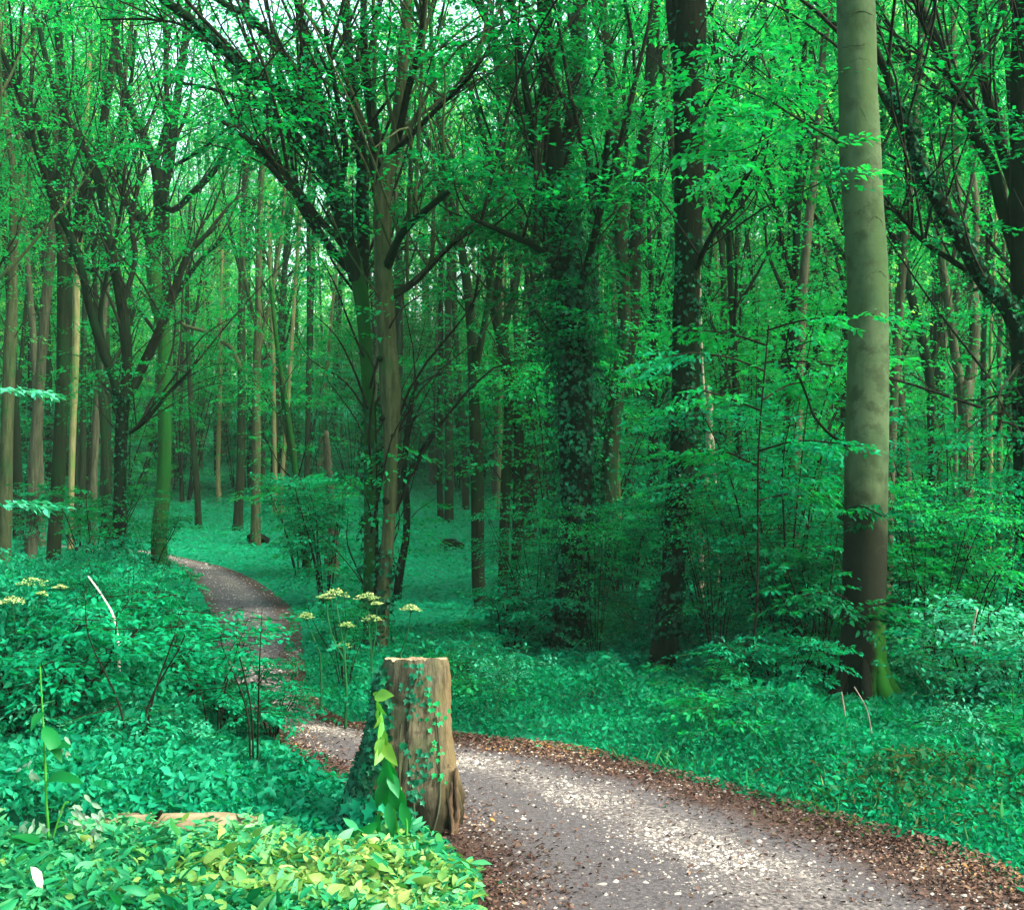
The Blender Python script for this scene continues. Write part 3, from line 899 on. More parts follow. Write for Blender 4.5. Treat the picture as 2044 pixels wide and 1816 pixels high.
leafy_branch(t1, t1b, [('1690,1015,5 1720,1010,4 1760,1030,3', D1 - .35, -.1)], 'leaf_teal', 'bark_dark', 8, 22, .055, (.2, .32), 1, 6)
leafy_branch(t1, t1b, [('1680,1240,6 1720,1215,5 1790,1200,4', D1 - .35, -.1), ('1690,1195,5 1650,1180,4 1600,1190,3', D1 - .3, -.2), ('1700,1250,5 1740,1235,4 1800,1250,3', D1 - .35, -.1)], 'leaf_dark', 'bark_dark', 9, 26, .055, (.25, .4), 1, 9)
traced_tree('upright ivy-clad trunk left of the smooth pale beech', (1322, 1338),
    '1322,1325,60 1330,1260,52 1340,1180,48 1352,1040,50 1362,900,52 1368,800,56 1370,640,54 1374,480,54 1374,300,58 1376,150,64 1378,60,64 1384,-100,52 1390,-400,45',
    [('1374,140,40 1352,60,34 1345,-60,32 1335,-300,26', .5), ('1385,420,14 1420,330,11 1450,200,8 1480,60,7', .8), ('1378,560,12 1420,470,9 1470,390,6 1500,340,4', -.8)],
    'bark_dark', 'leaf_mid', seed=2, twig=7, ivy=[(-1, 2600, .14, .62, .042, .06), (-1, 500, .6, .95, .04, .03)], low=.55)

t3, t3p, t3b = traced_tree('thick trunk smothered in dark ragged ivy near the middle', (1130, 1312),
    '1130,1300,70 1140,1200,62 1150,1080,60 1150,940,64 1150,800,72 1146,700,70 1138,600,62 1128,500,56 1115,400,46 1105,300,40 1095,180,34 1088,60,30 1080,-100,26 1070,-300,22',
    [('1112,380,30 1132,290,26 1150,180,26 1155,40,24 1160,-150,20', 1.0), ('1118,460,20 1085,380,17 1062,260,14 1040,120,12 1015,-20,10', -.8),
     ('1128,540,22 1095,470,18 1070,340,16 1030,200,13 985,80,11 940,-40,9', .9), ('1140,620,18 1175,520,14 1200,400,12 1215,260,10', -.7), ('1132,560,16 1080,500,13 1020,470,10 950,440,8', -1.0)],
    'bark_dark', 'leaf_dark', seed=3, twig=9, lsp=30, ivy=[(-1, 7500, .04, .66, .042, .12), (-1, 1800, .18, .60, .046, .30), (0, 700, 0, .8, .04, .05), (2, 900, 0, .7, .04, .06)], low=.34, tw_trunk=46, tl=(.3, 1.0), spl=(.3, .6))

traced_tree('brown twin-stemmed trunk forking low behind the ivy-smothered trunk', (1208, 1235), 
    '1208,1225,36 1214,1000,34 1222,860,32 1234,760,28 1246,660,26 1244,560,26 1238,460,25 1240,380,24 1225,240,20 1215,120,18 1203,0,16 1190,-200,12',
    [('1222,800,28 1255,690,26 1262,580,26 1268,470,24 1278,360,24 1295,200,22 1303,80,22 1312,-120,18', .6), ('1225,880,18 1200,860,14 1192,800,10', -.2),
     ('1240,520,9 1230,420,8 1250,300,7 1245,160,6 1260,40,5', -.3)],
    'bark_mid', 'leaf_mid', d=14.0, seed=4, twig=11, lbark='bark_dark', ivy=[(-1, 700, .1, .6, .045, .05), (0, 300, 0, .8, .045, .05)])

traced_tree('slim dark trunk left of the ivy-smothered one, bare to head height', (957, 1218),
    '960,1210,28 955,1150,27 952,941,26 946,800,22 940,640,20 925,520,17 905,430,15 890,330,12 870,200,10 860,60,8 850,-100,6',
    ['905,430,12 860,350,10 800,300,8', '944,760,12 968,640,11 985,520,9 1000,380,8 1010,260,6', '920,500,10 880,470,8 830,480,6 770,520,5'], 'bark_mid', 'leaf_dark', seed=5, twig=8)
traced_tree('slender pair of stems joined at mid height in the glade', (1003, 1214),
    '1003,1208,22 1006,1080,21 1010,941,20 1016,830,20 1018,780,22 1008,720,24 998,660,24 985,600,22 972,520,18 960,460,16 935,400,14 880,330,11 830,230,8',
    [('1025,1212,18 1032,1080,18 1036,941,18 1034,840,18 1022,780,18', .05), ('1000,680,14 1030,560,13 1040,430,12 1036,280,10 1020,140,9 1000,20,8', .8),
     ('990,620,12 1000,480,11 985,350,10 950,220,8 920,100,7', -.8), ('960,460,8 975,380,7 965,260,6', .5)], 'bark_mid', 'leaf_dark', seed=6, twig=8)

t6, t6p, t6b = traced_tree('light-barked tree with dark knots rising behind the cut stump', (757, 1318),
    '758,1310,34 762,1240,30 768,1160,26 774,1075,26 779,990,27 779,908,28 780,840,34 779,774,44 773,690,38 768,607,38 764,500,36 764,401,36 774,340,34 788,301,28 797,200,24 806,100,22 814,0,20 822,-150,17 830,-350,14',
    [('764,420,28 752,330,26 744,240,20 732,160,15 726,80,13 727,-60,11 735,-250,8', .8),
     ('772,320,12 830,260,10 880,210,8 940,150,6 1000,60,5', -.8), ('790,300,14 815,180,12 840,80,10 845,-40,9', -.5),
     ('770,540,16 800,470,14 850,420,12 900,380,9', -1.0), ('766,600,14 830,560,12 900,490,9 960,450,6', .5)],
    'bark_pale', 'leaf_dark', lbark='bark_dark', seed=7, twig=9, ivy=[(-1, 500, .03, .2, .05, .06)], low=.5)
# knots
kn = []
for x, y, w in ((760, 718, 12), (764, 836, 12), (772, 1000, 14), (785, 870, 8)):
    c = P(x, y, t6b[1]); i = int(np.argmin(np.abs(t6p[:, 2] - c[2])))
    c[1] = t6p[i, 1] - t6p[i, 3] * .8
    s = w * .5 * t6b[1] / F
    kn.append(tube(np.array([[*(c + (0, .04, 0)), s * 1.3], [*(c + (0, -.01, 0)), s * 1.1], [*(c + (0, -.03, -.01)), s * .5]]), 8, .1))
for g_ in kn: obj('knot', [g_], M['bark_dark'], t6, True, t6b)

L6 = t6b[1] + .35
traced_tree('green mossy double stem with great limbs sweeping left over the path', (738, 1316),
    '738,1310,26 736,1200,24 738,1075,24 738,941,24 736,800,24 730,700,26 722,600,30 712,540,30 700,500,30',
    [('745,1312,14 748,1200,14 747,1075,14 746,941,14 742,800,14', .05),
     ('712,560,28 690,470,26 670,390,25 655,334,24 618,251,22 560,185,20 485,134,18 400,55,16 331,3,15 220,-80,13', -.9),
     ('700,520,22 690,440,20 668,340,19 645,267,18 628,167,18 608,84,16 595,0,15 585,-120,12', .7),
     ('690,480,18 665,390,17 640,290,16 612,200,15 568,110,13 495,33,12 435,0,11 340,-80,9', .4),
     ('722,580,22 725,480,22 722,400,22 725,334,22 712,267,20 702,187,18 695,90,16 690,-20,14 690,-180,11', .9),
     ('700,500,12 640,440,11 580,360,10 520,300,8 440,240,6', -1.0), ('690,470,12 655,360,11 590,280,10 520,215,8 430,180,6 330,160,5', 1.1),
     ('715,560,12 660,500,10 610,430,9 560,330,7 540,250,5', 1.0), ('675,400,10 690,300,10 670,180,8 650,60,8', -.7), ('560,185,8 480,160,7 380,60,5 300,40,4 200,40,3', -.6)],
    'bark_moss', 'leaf_dark', d=L6, lbark='bark_dark', seed=8, twig=10, lsp=22, ivy=[(-1, 700, .05, .55, .05, .07), (1, 900, .1, .8, .05, .07), (2, 600, .1, .8, .05, .05), (3, 500, .1, .8, .05, .05), (4, 600, 0, .8, .05, .06)], tw_trunk=12, low=.3, tl=(.6, 1.5))

traced_tree('low-forking dark tree with three limbs spreading like a hand', (240, 1195),
    '239,1188,30 238,1100,27 239,1020,26 240,941,25 242,870,25 245,808,28 245,785,32',
    [('238,800,16 222,740,16 207,707,15 180,617,15 165,550,14 140,470,14 110,410,13 80,320,12 50,220,10 10,120,9 -40,20,7', -.8),
     ('248,790,18 254,740,18 252,690,19 243,610,19 228,530,18 214,468,17 205,400,16 187,334,14 160,280,13 134,234,12 100,150,10 75,40,8', .5),
     ('250,795,18 268,770,18 290,720,17 314,670,16 334,620,15 355,560,12 375,510,10 430,450,7', .9), ('252,868,8 290,840,7 340,780,6 380,740,5', -.6),
     ('222,740,9 200,640,8 215,540,7 240,430,6 250,330,5', -.4), ('243,610,10 270,520,9 262,430,8 290,330,7', .7)],
    'bark_dark', 'leaf_dark', seed=9, twig=8, ivy=[(-1, 900, .1, .95, .045, .05)], low=.7, tw_trunk=6)

traced_tree('tall mossy tree with a wide Y fork beside the far bend of the path', (318, 1135),
    '318,1125,34 318,1060,32 324,1000,28 329,908,27 328,800,26 327,674,26 314,607,28 308,560,30 305,520,30',
    [('310,560,16 298,490,15 284,440,14 250,400,12 238,340,10 245,240,8', -.6), ('305,530,22 318,440,21 318,380,22 310,330,20 290,285,16 262,217,15 240,150,13 232,90,12 226,20,11 220,-100,9', .5),
     ('322,400,12 345,420,11 385,385,11 432,335,10 460,270,9 485,217,9 492,180,8 520,100,6', -.6), ('322,395,14 340,330,14 350,220,14 365,120,13 374,30,12 380,-80,10', .7),
     ('312,320,10 325,270,9 338,230,9 330,150,8 335,50,7', -.5), ('330,640,10 350,590,9 400,520,7 450,470,6', -.5), ('350,330,7 400,300,7 450,260,6 510,230,5 600,200,4', -.8)],
    'bark_moss', 'leaf_dark', lbark='bark_dark', seed=10, twig=8, ivy=[(-1, 260, .02, .14, .06, .05)], low=.7, tw_trunk=5)

traced_tree('straight dark trunk dividing into a high fan, third from left', (104, 1168),
    '104,1160,32 108,1080,29 117,941,27 122,840,27 126,740,26 127,607,26 127,500,25 118,420,24',
    [('122,440,16 105,390,17 97,318,16 73,234,14 50,200,13 33,180,12 0,130,10 -50,60,8', -.8), ('118,440,16 120,360,17 124,301,15 128,200,14 118,90,13 115,0,12 112,-120,9', .4),
     ('130,520,16 148,470,15 160,420,15 170,370,15 194,301,14 212,210,14 228,90,13 236,0,12 245,-120,9', .8), ('100,330,8 60,280,7 20,190,6 0,110,5', .6), ('160,430,8 200,350,8 230,260,7 260,170,6 270,60,5', -.6), ('140,490,8 182,540,7 240,500,5', -.5)],
    'bark_mid', 'leaf_dark', lbark='bark_dark', seed=11, twig=7, low=.8, tw_trunk=4)
traced_tree('pale brown trunk leaning slightly right, second from left', (60, 1120), '60,1110,26 65,1030,24 68,941,24 80,760,20 91,607,20 102,500,18 108,400,15 112,280,13 116,100,10 118,-60,8', ['106,420,8 90,330,7 70,220,5'], 'bark_grey', 'leaf_mid', seed=12, twig=6)
traced_tree('pale trunk at the left edge that parts into two stems', (8, 1142), '8,1135,26 11,1020,26 13,880,25 19,707,24 24,607,21 27,500,18 28,400,18 29,340,18',
    ['28,350,11 20,290,11 11,220,10 5,120,8 0,20,7', '30,350,10 48,310,10 58,250,9 64,150,8 66,40,7', '30,480,8 50,420,8 60,340,8 66,240,7'], 'bark_pale', 'leaf_mid', seed=13, twig=6)
traced_tree('sunlit yellow-green stem between the straight dark trunk and the low fork', (140, 1100), '140,1090,12 144,900,13 150,740,14 152,640,15 153,560,14 162,420,12 172,250,9 180,100,7', (), 'bark_lit', 'leaf_mid', seed=14, tw_trunk=0)

traced_tree('grey leaning slim trunk alone in the open glade', (396, 1054), '396,1048,15 394,990,13 390,930,12 384,860,11 380,780,10 375,680,9 374,560,8 380,400,6', ['376,700,5 395,600,5 410,500,4'], 'bark_mid', 'leaf_mid', seed=15, twig=5, tw_trunk=5)
traced_tree('straight grey trunk beyond the path bend with a flared foot', (475, 1058), '475,1050,22 477,1000,19 480,941,17 482,800,16 482,660,16 484,500,14 490,330,11 496,160,8', ['484,560,7 460,460,6 440,350,5', '484,520,7 510,400,6 530,280,5'], 'bark_mid', 'leaf_mid', seed=16, twig=6, tw_trunk=5)
traced_tree('yellow-edged straight trunk with one long drooping left branch', (510, 1088), '510,1080,21 511,1000,19 512,900,18 511,800,17 512,740,17 516,640,15 516,540,13 520,420,11 528,260,8',
    [('512,745,10 498,740,9 481,735,9 465,700,8 448,684,8 410,662,7 364,647,6 340,610,4', -.5), '516,700,7 540,600,7 560,480,6 570,360,5', '514,660,7 490,560,6 480,440,5'], 'bark_pale', 'leaf_mid', seed=17, twig=6, tw_trunk=5)
traced_tree('thin pale pole in the sunlit grass of the glade', (437, 1002), '437,997,11 435,940,9 437,860,9 440,760,8 440,640,7 444,500,5', (), 'bark_lit', 'leaf_mid', seed=18, tw_trunk=9)
traced_tree('thin brown pole just right of the tall mossy Y fork', (363, 1006), '363,1000,9 361,900,8 362,780,8 364,660,7 366,500,5', (), 'bark_mid', 'leaf_mid', seed=19, tw_trunk=5)
traced_tree('thin leaning brown stem left of the tall mossy Y fork', (290, 972), '290,966,10 298,900,9 305,860,8 312,760,6 318,660,5', (), 'bark_mid', 'leaf_mid', seed=20, tw_trunk=5)
traced_tree('left of two cream poles standing close together in the glade', (550, 1030), '550,1024,11 549,941,9 547,840,9 545,700,8 540,560,7 536,400,5', (), 'bark_lit', 'leaf_mid', seed=21, tw_trunk=5)
traced_tree('right of two cream poles standing close together in the glade', (562, 1030), '562,1024,10 564,941,9 572,840,9 580,720,8 590,560,7 600,420,5', (), 'bark_lit', 'leaf_mid', seed=22, tw_trunk=5)
traced_tree('short leaning mossy stem at the edge of the path bend', (615, 1150), '615,1142,18 608,1100,16 600,1050,15 594,980,13 585,900,12 570,800,10 552,680,9 540,560,7', ['590,940,6 570,860,6 560,760,4'], 'bark_moss', 'leaf_mid', seed=23, twig=5, tw_trunk=6, low=.3)
traced_tree('dark stem leaning right behind the light-barked tree', (793, 1198), '793,1190,18 800,1130,16 810,1075,15 812,1010,14 806,941,14 812,880,12 822,800,10 835,760,7', ['808,960,7 840,900,6 880,840,4'], 'bark_dark', 'leaf_dark', seed=24, twig=4, tw_trunk=5)
traced_tree('narrow dark trunk of a close pair beyond the glade', (879, 1036), '879,1030,13 877,941,12 878,820,12 880,700,11 880,560,10 884,420,8', (), 'bark_dark', 'leaf_mid', seed=25, tw_trunk=6)
traced_tree('stouter trunk of a close pair beyond the glade', (896, 1042), '896,1036,20 897,941,17 896,820,16 894,700,14 896,560,12 900,420,9', (), 'bark_mid', 'leaf_mid', seed=26, tw_trunk=6)
r660 = traced_tree('broken reddish brown dead trunk beside the light-barked tree', (662, 1158), '662,1150,36 662,1110,30 664,1060,22 660,1000,18 655,930,15 650,860,12', (), 'bark_grey', 'leaf_mid', seed=27, tw_trunk=0, wob=.12, name='dead_tree')

D25 = G(2052, 1335)[1]
traced_tree('heavy dark trunk at the right edge with limbs reaching left', (2052, 1335),
    '2054,1325,66 2056,1200,58 2054,1000,56 2050,800,56 2046,640,58 2046,500,56 2044,360,54 2044,220,54 2046,80,52 2048,-80,50 2055,-350,42',
    [('2046,690,34 2010,610,32 1964,560,30 1915,470,28 1863,384,24 1835,330,22 1813,267,19 1785,190,16 1763,134,14 1720,40,10', -.9),
     ('2046,560,26 2025,490,25 2000,410,24 1980,334,22 1950,280,20 1925,215,18 1900,150,16 1860,60,13 1820,-20,11', .6),
     ('2040,420,22 2010,330,20 1985,240,19 1960,150,17 1945,60,16 1935,-60,13', .9),
     ('1964,560,12 1900,520,10 1840,480,8 1790,420,6', -.5), ('2046,700,14 2020,760,10 1990,860,6', -.4), ('1925,215,10 1870,180,9 1810,110,7 1770,40,5', .5), ('1985,250,9 1930,210,8 1870,110,7 1830,20,6', -.6)],
    'bark_dark', 'leaf_dark', seed=28, twig=9, ivy=[(-1, 500, .1, .5, .06, .04), (0, 900, 0, .8, .05, .06)], low=.15, tw_trunk=14)

traced_tree('grey tree with upright twin stems left of the dark edge trunk', (1930, 1150),
    '1930,1140,30 1930,1000,28 1928,880,27 1926,800,28 1926,760,30',
    [('1930,790,20 1942,720,20 1946,640,19 1940,570,18 1928,480,17 1912,400,16 1906,300,15 1905,200,14 1902,80,13 1900,-60,10', .6),
     ('1920,790,16 1905,700,16 1893,610,15 1880,520,13 1876,440,12 1850,340,10 1830,220,9', -.6), ('1940,560,12 1950,440,12 1940,320,11 1945,200,10 1935,60,10', 1.0)],
    'bark_grey', 'leaf_mid', d=15.5, seed=29, twig=8)
traced_tree('dark tree with a narrow tuning-fork top left of the smooth beech', (1571, 1130),
    '1571,1120,20 1571,900,19 1570,760,19 1570,650,20 1569,602,20 1568,560,20 1569,530,20',
    [('1566,545,14 1557,470,14 1556,435,13 1540,380,12 1532,330,11 1516,267,10 1505,160,9 1500,60,7', -.6), ('1571,545,14 1580,470,14 1580,401,13 1579,318,13 1568,230,12 1556,167,11 1540,90,10 1520,10,9 1510,-80,7', .7),
     ('1579,330,8 1600,240,8 1615,140,7 1630,40,6', .4), ('1540,370,7 1545,270,7 1535,160,6 1550,60,5', .5)],
    'bark_dark', 'leaf_bright', d=21.0, seed=30, twig=8, leafL=.09)
traced_tree('dark curving stem just right of the smooth beech', (1862, 1160),
    '1862,1150,18 1862,1000,17 1860,860,17 1857,768,19 1847,715,20 1836,660,18 1823,607,17 1806,540,15 1790,490,14 1772,435,13 1765,330,11 1760,200,8',
    [('1855,760,10 1870,690,9 1885,640,7', .4), ('1823,610,9 1800,470,8 1775,330,7 1760,240,5', .5), ('1800,530,8 1830,430,8 1860,300,7 1865,150,5', -.5)], 'bark_dark', 'leaf_mid', d=17.0, seed=31, twig=7)
for i, (x, yb, w, bk, lab) in enumerate(((1961, 1140, 13, 'bark_dark', 'dark straight pole, first of the row of poles near the right edge'), (1975, 1138, 9, 'bark_lit', 'pale lit slender pole in the row near the right edge'),
        (1993, 1140, 12, 'bark_pale', 'cream straight pole in the row of poles near the right edge'), (2012, 1136, 11, 'bark_mid', 'brown pole closest to the dark edge trunk'), (1905, 1130, 9, 'bark_grey', 'thin grey pole left of the row of poles'))):
    traced_tree(lab, (x, yb), f'{x},{yb-8},{w} {x+1},1000,{w} {x+3},860,{w-1} {x+2},700,{w-2} {x+8},560,{w-3} {x+14},400,{w-4} {x+18},200,4', (), bk, 'leaf_mid', d=17 + i * .7, seed=40 + i, tw_trunk=7, group='slim poles near the right edge')
traced_tree('snapped pale dead stem leaning beside the upright ivy-clad trunk', (1398, 1130), '1398,1120,14 1405,1000,13 1413,900,12 1418,820,12 1412,770,8', (), 'stick', 'leaf_mid', d=12.5, seed=46, tw_trunk=0, name='dead_tree')
traced_tree('bleached leaning dead stem showing right of the snapped one', (1432, 1100), '1432,1090,8 1424,900,7 1414,840,6 1405,780,5 1398,640,6 1396,560,6 1388,470,5', (), 'stick', 'leaf_mid', d=13.5, seed=47, tw_trunk=0, name='dead_tree')
traced_tree('leaning dead branchwood pole between the ivy trunk and the fork', (1230, 1180), '1240,1100,7 1232,900,7 1226,780,8 1212,700,7 1206,640,6', (), 'bark_lit', 'leaf_mid', d=16, seed=48, tw_trunk=0, name='dead_tree')

# ------------------------------------------------------------------ the wood behind: prototypes copied
def proto_tree(H, rb, seed, nb, nsp, n, leafL, mat, bark, z0=.32, lean=.06):
    r = np.random.default_rng(seed)
    la = r.uniform(0, 6.28); tp = []
    k = r.normal(0, .05, (9, 2)).cumsum(0) * H * .09
    for j in range(9):
        f = j / 8
        tp.append([math.cos(la) * lean * H * f ** 1.5 + k[j, 0] * f, math.sin(la) * lean * H * f ** 1.5 + k[j, 1] * f, H * f - (.15 if j == 0 else 0), rb * (1.25 if j == 0 else 1) * (1 - f) ** .75 + .01])
    tp = smooth_path(np.array(tp), 3)
    tubes = [tube(tp, 7, .06, False, r)]
    so, sa = [], []
    for b in range(nb):
        f = z0 + (.97 - z0) * (b + r.uniform(0, 1)) / nb
        i = min(len(tp) - 2, int(f * (len(tp) - 1)))
        p = tp[i, :3]; az = b * 2.4 + r.uniform(-.5, .5)
        L = H * r.uniform(.16, .30) * (1.15 - .55 * f)
        tilt = r.uniform(.35, .85)
        rr = min(tp[i, 3] * .65, .05)
        q = []
        for t in np.linspace(0, 1, 5):
            o = math.sin(tilt) * L * t * (1 - .2 * t); up = math.cos(tilt) * L * t * (1 + .15 * t)
            q.append([p[0] + math.cos(az) * o + r.normal(0, .03) * L * t, p[1] + math.sin(az) * o + r.normal(0, .03) * L * t, p[2] + up, rr * (1 - .85 * t)])
        q = smooth_path(np.array(q), 2)
        tubes.append(tube(q, 4, .05, False, r))
        t2, o2, a2 = side_twigs(q, 3, .25, (L * .25, L * .5), r, r=.014)
        tubes += t2
        so += o2; sa += a2
        for t in r.uniform(.3, 1, 6):
            j = int(t * (len(q) - 1)); so.append(q[j, :3]); sa.append(az + r.normal(0, 1.0))
    so = np.array(so); sa = np.array(sa)
    pick = r.permutation(len(so))[:nsp]; so, sa = so[pick], sa[pick]
    Ln = r.uniform(.7, 1.5, len(so)) * (H / 15)
    tm = make_mesh('trunk', tubes, M[bark], True)
    cm = make_mesh('crown', [sprays(so, sa, r.normal(0, .2, len(so)), Ln, n, leafL, r, 0, .6, .38, .45)], M[mat], False)
    return tm, cm


PROTO_MID = [proto_tree(13 + 1.2 * (i % 4), .09 + .02 * (i % 3), 300 + i, 13, 140, 32, .085, ('leaf_mid', 'leaf_dark', 'leaf_far')[i % 3], ('bark_dark', 'bark_mid', 'bark_dark', 'bark_pale')[i % 4], .26) for i in range(8)]
PROTO_POLE = [proto_tree(11 + 1.0 * (i % 3), .055 + .015 * (i % 3), 350 + i, 9, 70, 26, .085, ('leaf_mid', 'leaf_far')[i % 2], ('bark_dark', 'bark_mid', 'bark_dark', 'bark_lit', 'bark_grey')[i % 5], .5, .09) for i in range(5)]
PROTO_PALE = [proto_tree(12 + 1.5 * (i % 3), .07 + .02 * (i % 3), 370 + i, 8, 70, 24, .12, 'leaf_far', ('bark_lit', 'bark_pale', 'bark_grey', 'bark_pale')[i % 4], .55, .07) for i in range(4)]
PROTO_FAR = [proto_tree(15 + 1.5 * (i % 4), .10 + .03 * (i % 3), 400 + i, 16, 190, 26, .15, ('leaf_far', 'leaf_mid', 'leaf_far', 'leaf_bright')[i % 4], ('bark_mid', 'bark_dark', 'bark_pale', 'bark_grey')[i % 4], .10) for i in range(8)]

ZONES = [(-400, 130, 'leftmost trunks'), (130, 360, 'low-forking tree'), (360, 700, 'open glade'), (700, 930, 'light-barked tree with knots'), (930, 1090, 'slender joined pair'),
         (1090, 1300, 'ivy-smothered trunk'), (1300, 1480, 'upright ivy-clad trunk'), (1480, 1660, 'hanging leaves of the smooth beech'), (1660, 1800, 'smooth pale beech'), (1800, 1960, 'dark curving stem on the right'), (1960, 2500, 'heavy dark right-edge trunk')]


def copy_tree(pr_, name, label, cat, loc, rz, s, group):
    root = thing(name, label, cat, loc, group)
    root.rotation_euler = (0, 0, rz)
    if cat == 'tree':
        u_, v_ = D_of(loc[0], loc[1], loc[2])
        if 230 < u_ < 430 and loc[1] > 26: s = min(s, .60 + .0048 * loc[1])
    root.scale = (s, s, s)
    for nm, me in zip(('trunk', 'crown'), pr_):
        o = bpy.data.objects.new(nm, me); COL.objects.link(o); o.parent = root
    return root


r = np.random.default_rng(77)
placed = list(BIG_TREES)
cnt = 0


def try_place(d0, d1, want, protos, gap, word, reject, smin=.85, smax=1.2, k=.50, name='slim_beech', pw=1.3):
    global cnt
    got = 0; tries = 0
    while got < want and tries < want * 60:
        tries += 1
        Y = r.uniform(d0 ** pw, d1 ** pw) ** (1 / pw); X = Y * r.uniform(-k, k)
        Z = float(hz(X, Y)); u, v = D_of(X, Y, Z)
        if reject(u, v, Y) or on_path(np.array([X]), np.array([Y]))[0]: continue
        if min((X - a) ** 2 + (Y - b) ** 2 for a, b in placed) < gap ** 2: continue
        placed.append((X, Y)); got += 1; cnt += 1
        zn = next((z[2] for z in ZONES if z[0] <= u < z[1]), ZONES[-1][2])
        copy_tree(protos[int(r.integers(len(protos)))], name, f'{word} behind the {zn}', 'tree', (X, Y, Z), r.uniform(0, 6.28), r.uniform(smin, smax), f'{word}s behind the {zn}')


for X, Y, s_ in ((5.6, 5.2, .95), (7.4, 8.6, 1.05), (4.9, 1.0, .9), (-6.5, 4.5, .95), (-3.2, -2.5, .9)):  # unseen beeches outside the frame, added to shade the foreground
    copy_tree(PROTO_MID[int(r.integers(8))], 'slim_beech', 'slim leafy beech outside the view, added to shade the near path', 'tree', (X, Y, float(hz(X, Y))), r.uniform(0, 6.28), s_, 'unseen beeches added to shade the near path')
try_place(13.5, 21, 15, PROTO_MID, 1.3, 'slim dark beech', lambda u, v, Y: 130 < u < 1240, .65, .9)
try_place(12.5, 30, 42, PROTO_POLE, .7, 'thin bare-stemmed pole', lambda u, v, Y: u < 1240 and not (u < 330 and Y > 20), .8, 1.15)
try_place(26, 44, 22, PROTO_POLE, .8, 'thin bare-stemmed pole', lambda u, v, Y: not 330 < u < 1240, .9, 1.2)
try_place(21, 34, 34, PROTO_MID, 1.5, 'slender leafy beech', lambda u, v, Y: 330 < u < 1040 and (Y < 30 or r.uniform() < .8))
try_place(31, 62, 60, PROTO_PALE, .9, 'slim pale trunk', lambda u, v, Y: not 330 < u < 1300, .9, 1.2)
try_place(33, 58, 85, PROTO_FAR, 1.6, 'far bushy beech', lambda u, v, Y: 330 < u < 1000 and Y < 46 and r.uniform() < .6)
try_place(58, 100, 70, PROTO_FAR, 2.2, 'most distant small beech', lambda u, v, Y: False)

rr_ = np.random.default_rng(99)
X, Y = wedge(70000, 98, 135, -.56, .56, rng=rr_)
hh = rr_.uniform(0, 1, len(X)) ** 1.2 * (12 + 4 * np.sin(X * .16) + 3 * np.sin(X * .41 + 2))
az = rr_.uniform(0, 6.28, len(X))
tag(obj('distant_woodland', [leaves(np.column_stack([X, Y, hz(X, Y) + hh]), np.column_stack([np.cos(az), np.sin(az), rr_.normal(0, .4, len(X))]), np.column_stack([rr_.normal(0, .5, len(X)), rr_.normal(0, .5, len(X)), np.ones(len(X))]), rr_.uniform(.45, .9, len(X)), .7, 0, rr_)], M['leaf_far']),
    'far leafy wood closing the view behind all the trunks', 'woodland', kind='stuff')

# ------------------------------------------------------------------ understorey shrubs and saplings
def shrub_mesh(h, rad, seed, nst, nsp, n, leafL, mat, bark='twig_dark', kind=1, layer=.3, spl=(.3, .6), r0=.012):
    r = np.random.default_rng(seed)
    tubes, so, sa = [], [], []
    for i in range(nst):
        az = r.uniform(0, 6.28); o = rad * r.uniform(.3, 1.0)
        q = np.array([[math.cos(az) * .04, math.sin(az) * .04, -.08, r0], [math.cos(az) * o * .3, math.sin(az) * o * .3, h * .35, r0 * .8],
                      [math.cos(az) * o * .65 + r.normal(0, .05), math.sin(az) * o * .65 + r.normal(0, .05), h * .72, r0 * .5], [math.cos(az) * o, math.sin(az) * o, h * r.uniform(.85, 1.05), r0 * .2]])
        q = smooth_path(q, 4)
        tubes.append(tube(q, 5, .06, False, r))
        for t in np.sqrt(r.uniform(.04, 1, max(1, nsp // nst))):
            j = int(t * (len(q) - 1)); so.append(q[j, :3] + r.normal(0, .05, 3)); sa.append(r.uniform(0, 6.28))
    so = np.array(so); sa = np.array(sa)
    Ln = r.uniform(*spl, len(so)) * max(.6, rad)
    tubes.append(sticks(so, so + np.column_stack([np.cos(sa), np.sin(sa), 0 * sa - .1]) * (Ln * .85)[:, None], .004, .001))
    sm = make_mesh('stem', tubes, M[bark], False)
    fm = make_mesh('foliage', [sprays(so, sa, r.normal(.05, .18, len(so)), Ln, n, leafL, r, kind, .58, layer)], M[mat], False)
    return sm, fm


def shrub(pr_, name, label, loc, rz=0, s=1, group=None, cat='shrub', sz=None):
    root = thing(name, label, cat, loc, group)
    root.rotation_euler = (0, 0, rz); root.scale = (s, s, sz or s)
    for nm, me in zip(('stem', 'foliage'), pr_):
        o = bpy.data.objects.new(nm, me); COL.objects.link(o); o.parent = root
    return root


SH = {
    'dense': shrub_mesh(1.9, 1.0, 501, 9, 120, 40, .055, 'leaf_verge'),
    'dense2': shrub_mesh(1.5, 1.0, 502, 10, 140, 44, .052, 'leaf_verge'),
    'bright': shrub_mesh(3.4, 1.5, 503, 7, 110, 34, .062, 'leaf_bright', layer=.22, spl=(.35, .7)),
    'mid': shrub_mesh(2.4, 1.2, 504, 8, 130, 38, .056, 'leaf_verge', layer=.22),
    'dark': shrub_mesh(1.5, .8, 505, 9, 90, 34, .05, 'leaf_dark'),
    'pale': shrub_mesh(1.0, .9, 506, 8, 70, 30, .058, 'leaf_pale', layer=.25),
    'thin': shrub_mesh(1.1, .5, 507, 3, 26, 22, .048, 'leaf_verge', r0=.008, spl=(.35, .6)),
    'low': shrub_mesh(.75, .7, 508, 9, 90, 34, .052, 'leaf_verge'),
    'mids': shrub_mesh(1.5, 1.0, 509, 8, 100, 32, .055, 'leaf_bright'),
}


